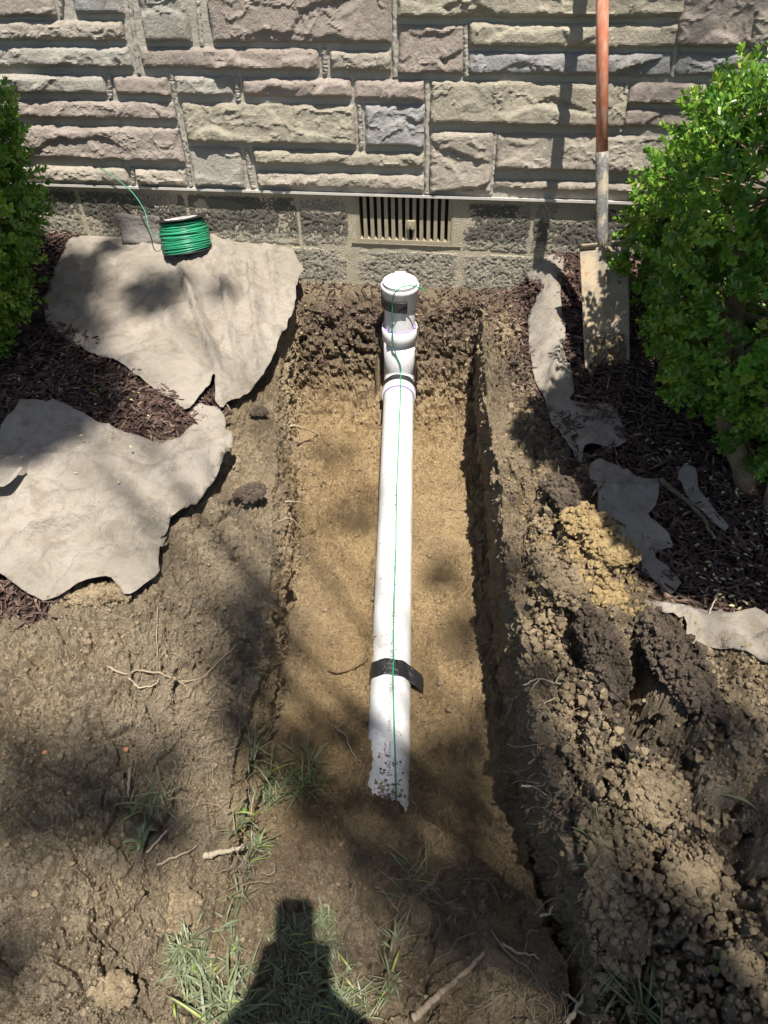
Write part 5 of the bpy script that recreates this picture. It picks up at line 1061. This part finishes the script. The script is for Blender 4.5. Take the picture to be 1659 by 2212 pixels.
def bush(label, blobs, nspr, base, trunks, LS=.031, near=300):
    t = thing('boxwood_bush', label, 'bush', base)
    bl_ = [(np.array(aty(x, y, yy)) if len((x, y)) else 0, r) for x, y, yy, r in blobs]
    C_ = np.array([b[0] for b in bl_]); R_ = np.array([b[1] for b in bl_]); pr = R_**2/ (R_**2).sum(); n = nspr*3
    k = rng.choice(len(R_), n, p=pr); u = rng.normal(size=(n, 3)); u /= np.linalg.norm(u, axis=1)[:, None]; rad = R_[k]*(1-.34*rng.random(n)**1.8)
    rad = rad*(1+.26*fbm(u[:, 0]+k, u[:, 1], u[:, 2], 3.2, 3, 5)*1.5); p = C_[k]+u*rad[:, None]
    dd = np.linalg.norm(p[:, None]-C_[None], axis=2)/R_[None]; dd[np.arange(n), k] = 9; ok = (dd.min(1) > .72)&(p[:, 2] > .05)&(p[:, 1] < -.06); p = p[ok][:nspr]; u = u[ok][:nspr]; n = len(p)
    ax = u+np.array([0, -.0, .55])+.45*rng.normal(size=(n, 3)); ax /= np.linalg.norm(ax, axis=1)[:, None]; x_ = np.cross(ax, rng.normal(size=(n, 3))); x_ /= np.linalg.norm(x_, axis=1)[:, None]; y_ = np.cross(ax, x_)
    s = LS*rng.uniform(.75, 1.15, n); Mx = np.stack([x_, y_, ax], -1)*s[:, None, None]
    # nearest leaves as parts of their own
    dist = np.linalg.norm(p-CAM, axis=1); order = np.argsort(dist-1e3*0); nn = near//11; vis = order[:nn]; rest = order[nn:]
    V, F = scatter(SV, SF, Mx[rest], p[rest]); me = npmesh('foliage', V, F)
    rr = np.clip(rng.normal(.5, .30, len(rest)), 0, 1)[:, None]+rng.normal(0, .12, (len(rest), len(SV)//7+1))[:, np.minimum(np.arange(len(SV))//7, len(SV)//7)]; attr(me, 'rnd', np.clip(rr, 0, 1).ravel())
    o = link('foliage', me, M_leaf, t); o['kind'] = 'stuff'
    lm = npmesh('leaf', LV, LF); lm.materials.append(M_leaf1)
    for i in vis:
        for j in range(11):
            a = SV[j*7:(j+1)*7]; A = np.linalg.lstsq(np.column_stack([LV, np.ones(7)]), (a@Mx[i].T)+p[i], rcond=None)[0]
            o = bpy.data.objects.new('leaf', lm); col.objects.link(o); o.parent = t; o.matrix_world = Matrix([list(A[:3, r_])+[A[3, r_]] for r_ in range(3)]+[[0, 0, 0, 1]]); o.matrix_parent_inverse = Matrix.Translation(t.location).inverted()
            o.matrix_basis = Matrix([list(A[:3, r_])+[A[3, r_]] for r_ in range(3)]+[[0, 0, 0, 1]])
    # inner twigs
    parts = []
    for i in range(min(500, n)):
        c = C_[np.argmin(np.linalg.norm(C_-p[i], axis=1))]; parts.append(tube([p[i], p[i]*.5+c*.5+rng.normal(0, .01, 3), c], [.001, .002, .003], 4, False))
    link('twigs', npmesh('twigs', *merge(parts)), M_bark, t)['kind'] = 'stuff'
    for tr in trunks:
        P_ = spline([np.array(q) for q in tr], 8); nn_ = len(P_); link('trunk', npmesh('trunk', *tube(P_, np.linspace(.026, .014, nn_)*(1+.08*rng.normal(size=nn_)), 12)), M_bark, t)
    # dark heart of twigs and old leaves so that no light leaks through
    return t
tb = atz(1632, 1085, .0); tb2 = atz(1668, 1110, 0.)
cc = aty(1600, 500, -.75)
bush('large glossy green boxwood bush overhanging the spade on the right',
     [(1690, 440, -.54, .20), (1480, 540, -.36, .11), (1370, 560, -.33, .06), (1505, 390, -.38, .10), (1435, 460, -.40, .085), (1580, 310, -.44, .11), (1665, 270, -.5, .13), (1700, 420, -.75, .26), (1600, 680, -.80, .21), (1515, 690, -.66, .10), (1530, 780, -.80, .12), (1700, 900, -.92, .14), (1640, 840, -.80, .11), (1720, 700, -.95, .24), (1760, 500, -.6, .30), (1425, 635, -.37, .055), (1400, 495, -.34, .05), (1590, 520, -.50, .15), (1560, 600, -.58, .12)],
     4000, tuple(tb), [[atz(1622, 1085, -.02), aty(1594, 990, -.99), aty(1562, 895, -.93), aty(1560, 820, -.85), cc], [atz(1622, 1085, -.02)+np.array([.03, .03, 0]), aty(1606, 985, -.95), aty(1590, 880, -.85), cc], [tb2, aty(1690, 960, -.95), aty(1700, 700, -.8)]])
lb_ = atz(-90, 760, .0)
bush('dark green boxwood bush cut off by the left edge of the picture',
     [(-110, 430, -.55, .23), (-30, 300, -.45, .08), (-60, 250, -.45, .10), (-10, 460, -.50, .10), (-50, 620, -.6, .14), (30, 520, -.46, .045), (-170, 600, -.7, .26), (-50, 740, -.65, .08), (-150, 350, -.45, .24)],
     3000, tuple(lb_), [[lb_, aty(-80, 560, -.6), aty(-70, 430, -.55)]])
gl = on_ground(0, 985)
V, F, r = blades([(4, 985), (0, 960), (2, 1005)], 30, .02, .05, .01, .003); me = npmesh('ground_plant', V, F); attr(me, 'rnd', r); tag(link('ground_plant', me, M_leaf), 'scrap of green leaves at the left edge beside the nearer fabric sheet', 'plant')

# ------------------------------------------------------------------ tree behind the photographer (throws the soft dapple)
tree = thing('shade_tree', 'tall leafy tree behind the photographer, outside the picture', 'tree', (3.4, -5.2, -.2))
def crown(name, spots, LS, dens, parent, seedgrp=1.):
    Ps = []
    for (px, py, z, r, H, dn) in spots:
        g = atz(px, py, z); c = g+SUN*(H/SUN[2]); n = int(dens*dn); u = rng.normal(size=(n, 3)); u /= np.linalg.norm(u, axis=1)[:, None]; Ps.append(c+u*(r*rng.random(n)**.45)[:, None]*[1, 1.1, .8])
    p = np.vstack(Ps); n = len(p); V, F = scatter(LV, LF, rand_rot(n)*(LS*rng.uniform(.7, 1.2, n))[:, None, None], p); me = npmesh(name, V, F); attr(me, 'rnd', rng.random(n).repeat(7)); o = link(name, me, M_leaf, parent); o['kind'] = 'stuff'
    return [q.mean(0) for q in Ps]
hi = [(10, 420, .5, .22, 7, 9), (0, 560, .42, .22, 7, 10), (20, 600, .5, .20, 7, 9), (0, 720, .35, .22, 7, 9), (-120, 650, .5, .26, 7, 9),  (-100, 400, .5, .28, 7, 9), (-40, 680, .3, .22, 7, 9), (50, 680, .15, .10, 7, 3), (60, 760, .05, .08, 7, 2), (335, 640, .08, .11, 7, 1.9), (250, 570, .06, .07, 7, .6), (1500, 20, .85, .25, 9, 1.8), (1250, 10, .85, .16, 9, .8), (760, 1120, -.43, .11, 9, .55), (730, 1000, -.42, .08, 9, .35), (1000, 1370, -.43, .10, 9.5, .6), (950, 1250, -.43, .06, 9.5, .3),
      (640, 1640, -.43, .13, 9, 1), (760, 1640, -.44, .13, 9, 1), (900, 1700, -.44, .12, 9, 1.1), (1000, 1640, -.44, .11, 9, .9), (1070, 1560, -.44, .06, 9, .5), (830, 1780, -.4, .12, 9, .9), (1000, 1770, -.4, .08, 9, .5), (690, 1750, -.35, .10, 9, .8),
      (545, 1320, -.13, .10, 9, .8), (540, 1430, -.15, .10, 9, .9), (520, 1560, -.15, .08, 9, .7), (340, 1640, -.1, .07, 9, .4), (150, 1690, -.1, .12, 9, .8), (60, 1800, -.1, .12, 9, .7), (230, 1740, -.12, .10, 9, .7), (330, 1790, -.14, .06, 9, .6), (60, 1640, -.1, .08, 9, .5), (30, 2060, -.15, .06, 9, .5),
      (930, 1960, -.22, .085, 9, .9), (1030, 2040, -.2, .06, 9, .5), (830, 1870, -.3, .07, 9, .5), (60, 905, .03, .08, 9, .5), (1540, 1640, .0, .07, 9, .35), (1640, 1800, .0, .07, 9, .5), (1560, 1560, .02, .06, 9, .3), (1300, 60, .8, .15, 9, .6), (1560, 60, .8, .15, 9, .6), (480, 640, .08, .05, 9, .25), (100, 380, .5, .12, 9, .4)]
cs = crown('crown', hi, .055, 115, tree)
tc = np.mean(cs, 0)
P_ = spline([np.array([3.4, -5.2, -.3]), np.array([3.3, -5.0, 2.5]), np.array([2.9, -4.9, 5.5]), tc+[.4, -.5, -1.2]], 10); link('trunk', npmesh('trunk', *tube(P_, np.linspace(.17, .07, len(P_)), 20)), M_bark, tree)
for c in cs:
    b = P_[-4]; Q = spline([b, (b+c)/2+rng.normal(0, .15, 3)+[0, 0, -.2], c], 6); link('branch', npmesh('branch', *tube(Q, np.linspace(.012, .003, len(Q)), 6)), M_bark, tree)
sh = thing('overhanging_shrub', 'tall shrub beyond the right edge whose branches shade the right bed', 'shrub', (1.5, -1.7, -.05))
lo_ = [(1150, 930, .0, .06, 1.75, .8), (1190, 890, .0, .06, 1.7, .8), (1240, 860, .0, .07, 1.6, 1), (1200, 960, .0, .09, 1.7, 1.5), (1300, 915, .0, .09, 1.6, 2), (1280, 1000, .0, .10, 1.6, 2), (1375, 885, .0, .10, 1.6, 2), (1340, 1080, .0, .09, 1.6, 1.8), (1380, 960, .0, .12, 1.6, 2.4), (1420, 1150, .0, .10, 1.65, 2), (1400, 1200, .0, .055, 1.65, 1), (1480, 1020, .0, .13, 1.65, 2.6), (1500, 1200, .0, .11, 1.7, 2.2), (1560, 1120, .0, .13, 1.7, 2.6), (1600, 1240, .0, .09, 1.75, 1.8), (1660, 1180, .0, .14, 1.75, 2.4), (1600, 950, .0, .14, 1.7, 2.5), (1470, 860, .0, .10, 1.65, 2), (1720, 1260, 0, .11, 1.75, 1.8), (1420, 1240, 0, .035, 1.6, .6), (1500, 1265, 0, .03, 1.6, .5)]
lo_ = [(a, b, c, d*1.08, e, f) for a, b, c, d, e, f in lo_]+[(1215, 940, 0, .07, 1.7, 1.4), (1300, 950, 0, .09, 1.65, 2), (1270, 1060, 0, .07, 1.7, 1.6), (1310, 1120, 0, .08, 1.65, 2), (1340, 1180, 0, .08, 1.65, 1.8), (1400, 1080, 0, .10, 1.65, 2.2), (1440, 1230, 0, .07, 1.65, 1.5)]
c2 = crown('foliage', lo_, .034, 520, sh)
P_ = spline([np.array([1.5, -1.7, -.1]), np.array([1.35, -1.7, .8]), np.array([1.0, -1.65, 1.6])], 8); link('trunk', npmesh('trunk', *tube(P_, np.linspace(.03, .015, len(P_)), 12)), M_bark, sh)
for c in c2: b = P_[-3]; Q = spline([b, (b+c)/2+rng.normal(0, .05, 3), c], 6); link('branch', npmesh('branch', *tube(Q, np.linspace(.008, .002, len(Q)), 6)), M_bark, sh)

# ------------------------------------------------------------------ the photographer and the phone
def skin_body(name, J, E, mat, parent=None, sub=2):
    bm = bmesh.new(); lay = bm.verts.layers.skin.verify(); vs = [bm.verts.new(j[:3]) for j in J]
    for v, j in zip(vs, J): v[lay].radius = (j[3], j[3] if len(j) < 5 else j[4])
    vs[0][lay].use_root = True
    for a, b in E: bm.edges.new((vs[a], vs[b]))
    me = bpy.data.meshes.new(name); bm.to_mesh(me); bm.free(); o = link(name, me, mat, parent); md = o.modifiers.new('skin', 'SKIN'); md.use_smooth_shade = True; s = o.modifiers.new('sub', 'SUBSURF'); s.levels = sub; s.render_levels = sub; return o
PC = CAM-_F*.012+_D*.055-_R*.018          # centre of the phone behind its lens
ph = thing('phone', 'dark phone held up by the photographer, behind the picture', 'phone', tuple(PC))
bmp = bmesh.new(); bmesh.ops.create_cube(bmp, size=1); bmesh.ops.scale(bmp, vec=(.076, .158, .008), verts=bmp.verts); bmesh.ops.bevel(bmp, geom=[e for e in bmp.edges if abs(e.verts[0].co.z-e.verts[1].co.z) > .001], offset=.010, segments=4, affect='EDGES')
pmm = bpy.data.meshes.new('phone_body'); bmp.to_mesh(pmm); bmp.free(); pmm.transform(Matrix(((_R[0], _D[0], _F[0], PC[0]), (_R[1], _D[1], _F[1], PC[1]), (_R[2], _D[2], _F[2], PC[2]), (0, 0, 0, 1)))); link('phone_body', pmm, M_black, ph, None)
person = thing('person', 'photographer in a blue shirt and jeans standing behind the view, holding up a phone', 'person', (.02, -2.90, -.2))
M_skin = simple('skin', (.55, .36, .27), .6); M_shirt = simple('blue_shirt', (.08, .13, .25), .9); M_jeans = simple('jeans', (.05, .07, .12), .9); M_hair = simple('brown_hair', (.05, .035, .025), .8)
hl = PC-_R*.045+_D*.045-_F*.012; hr = PC+_R*.045+_D*.045-_F*.012
x0 = .03; y0 = -2.90; g = -.2
J = [(x0, y0, g+.95, .15, .11), (x0, y0, g+1.15, .145, .10), (x0, y0+.01, g+1.38, .16, .10), (x0, y0+.02, g+1.50, .055), (x0, y0+.07, g+1.58, .065), (x0, y0+.09, g+1.68, .085, .095),
     (x0-.18, y0+.02, g+1.40, .058), (x0-.25, y0+.10, g+1.14, .048), tuple(hl-_D*-.03-_F*.03)+(.028,), tuple(hl)+(.026,), (x0+.18, y0+.02, g+1.40, .058), (x0+.33, y0+.06, g+1.14, .055), tuple(hr-_F*.03+_D*.03)+(.028,), tuple(hr)+(.026,),
     (x0-.10, y0, g+.88, .085), (x0-.11, y0+.02, g+.48, .06), (x0-.12, y0-.01, g+.09, .042), (x0-.13, y0+.14, g+.035, .035), (x0+.10, y0, g+.88, .085), (x0+.11, y0+.02, g+.48, .06), (x0+.12, y0-.01, g+.09, .042), (x0+.13, y0+.14, g+.035, .035)]
E = [(0, 1), (1, 2), (2, 3), (3, 4), (4, 5), (2, 6), (6, 7), (7, 8), (8, 9), (2, 10), (10, 11), (11, 12), (12, 13), (0, 14), (14, 15), (15, 16), (16, 17), (0, 18), (18, 19), (19, 20), (20, 21)]
for h_, sg in ((9, -1), (13, 1)):     # fingers closed round the phone's edges
    hp = np.array(J[h_][:3])
    for k in range(4):
        b = hp+_D*(.022-.017*k)-_F*.0; i0 = len(J); J += [tuple(b+_R*sg*.012+_F*.016)+(.0085,), tuple(b-_R*sg*.004+_F*.026)+(.008,), tuple(b-_R*sg*(.018-.002*k)+_F*.024)+(.0072,)]; E += [(h_, i0), (i0, i0+1), (i0+1, i0+2)]
    i0 = len(J); J += [tuple(hp-_D*.012-_F*.010)+(.0105,), tuple(hp-_D*.03-_R*sg*.018-_F*.012)+(.009,)]; E += [(h_, i0), (i0, i0+1)]
skin_body('body', J, E, M_skin, person)
Js = [(a, b, c, r+.012, (rr[0] if rr else r)+.012) for a, b, c, r, *rr in [J[k] for k in (0, 1, 2, 6, 7, 10, 11)]]
skin_body('shirt', Js, [(0, 1), (1, 2), (2, 3), (3, 4), (2, 5), (5, 6)], M_shirt, person)
Jt = [(a, b, c, r+.012, (rr[0] if rr else r)+.012) for a, b, c, r, *rr in [J[k] for k in (0, 14, 15, 16, 18, 19, 20)]]
skin_body('jeans', Jt, [(0, 1), (1, 2), (2, 3), (0, 4), (4, 5), (5, 6)], M_jeans, person)
V, F = clodmesh((.088, .098, .075), 3, 3, .03); V = V+[x0, y0+.075, g+1.73]; link('hair', npmesh('hair', V, F), M_hair, person)
for sg in (-1, 1):
    V, F = clodmesh((.048, .13, .04), 5+sg, 3, .02); link('shoe', npmesh('shoe', V+[x0+sg*.125, y0+.06, g+.045], F), M_black, person)
    V, F = clodmesh((.010, .016, .028), 8+sg, 2, .05); link('ear', npmesh('ear', V+[x0+sg*.085, y0+.085, g+1.665], F), M_skin, person)
    V, F = clodmesh((.011, .007, .006), 9, 2, .0); link('eye', npmesh('eye', V+[x0+sg*.03, y0+.178, g+1.675], F), M_white, person)
V, F = clodmesh((.012, .018, .022), 11, 2, .03); link('nose', npmesh('nose', V+[x0, y0+.188, g+1.645], F), M_skin, person)
V, F = clodmesh((.024, .008, .007), 12, 2, .03); link('mouth', npmesh('mouth', V+[x0, y0+.172, g+1.605], F), simple('lips', (.4, .17, .15), .5), person)
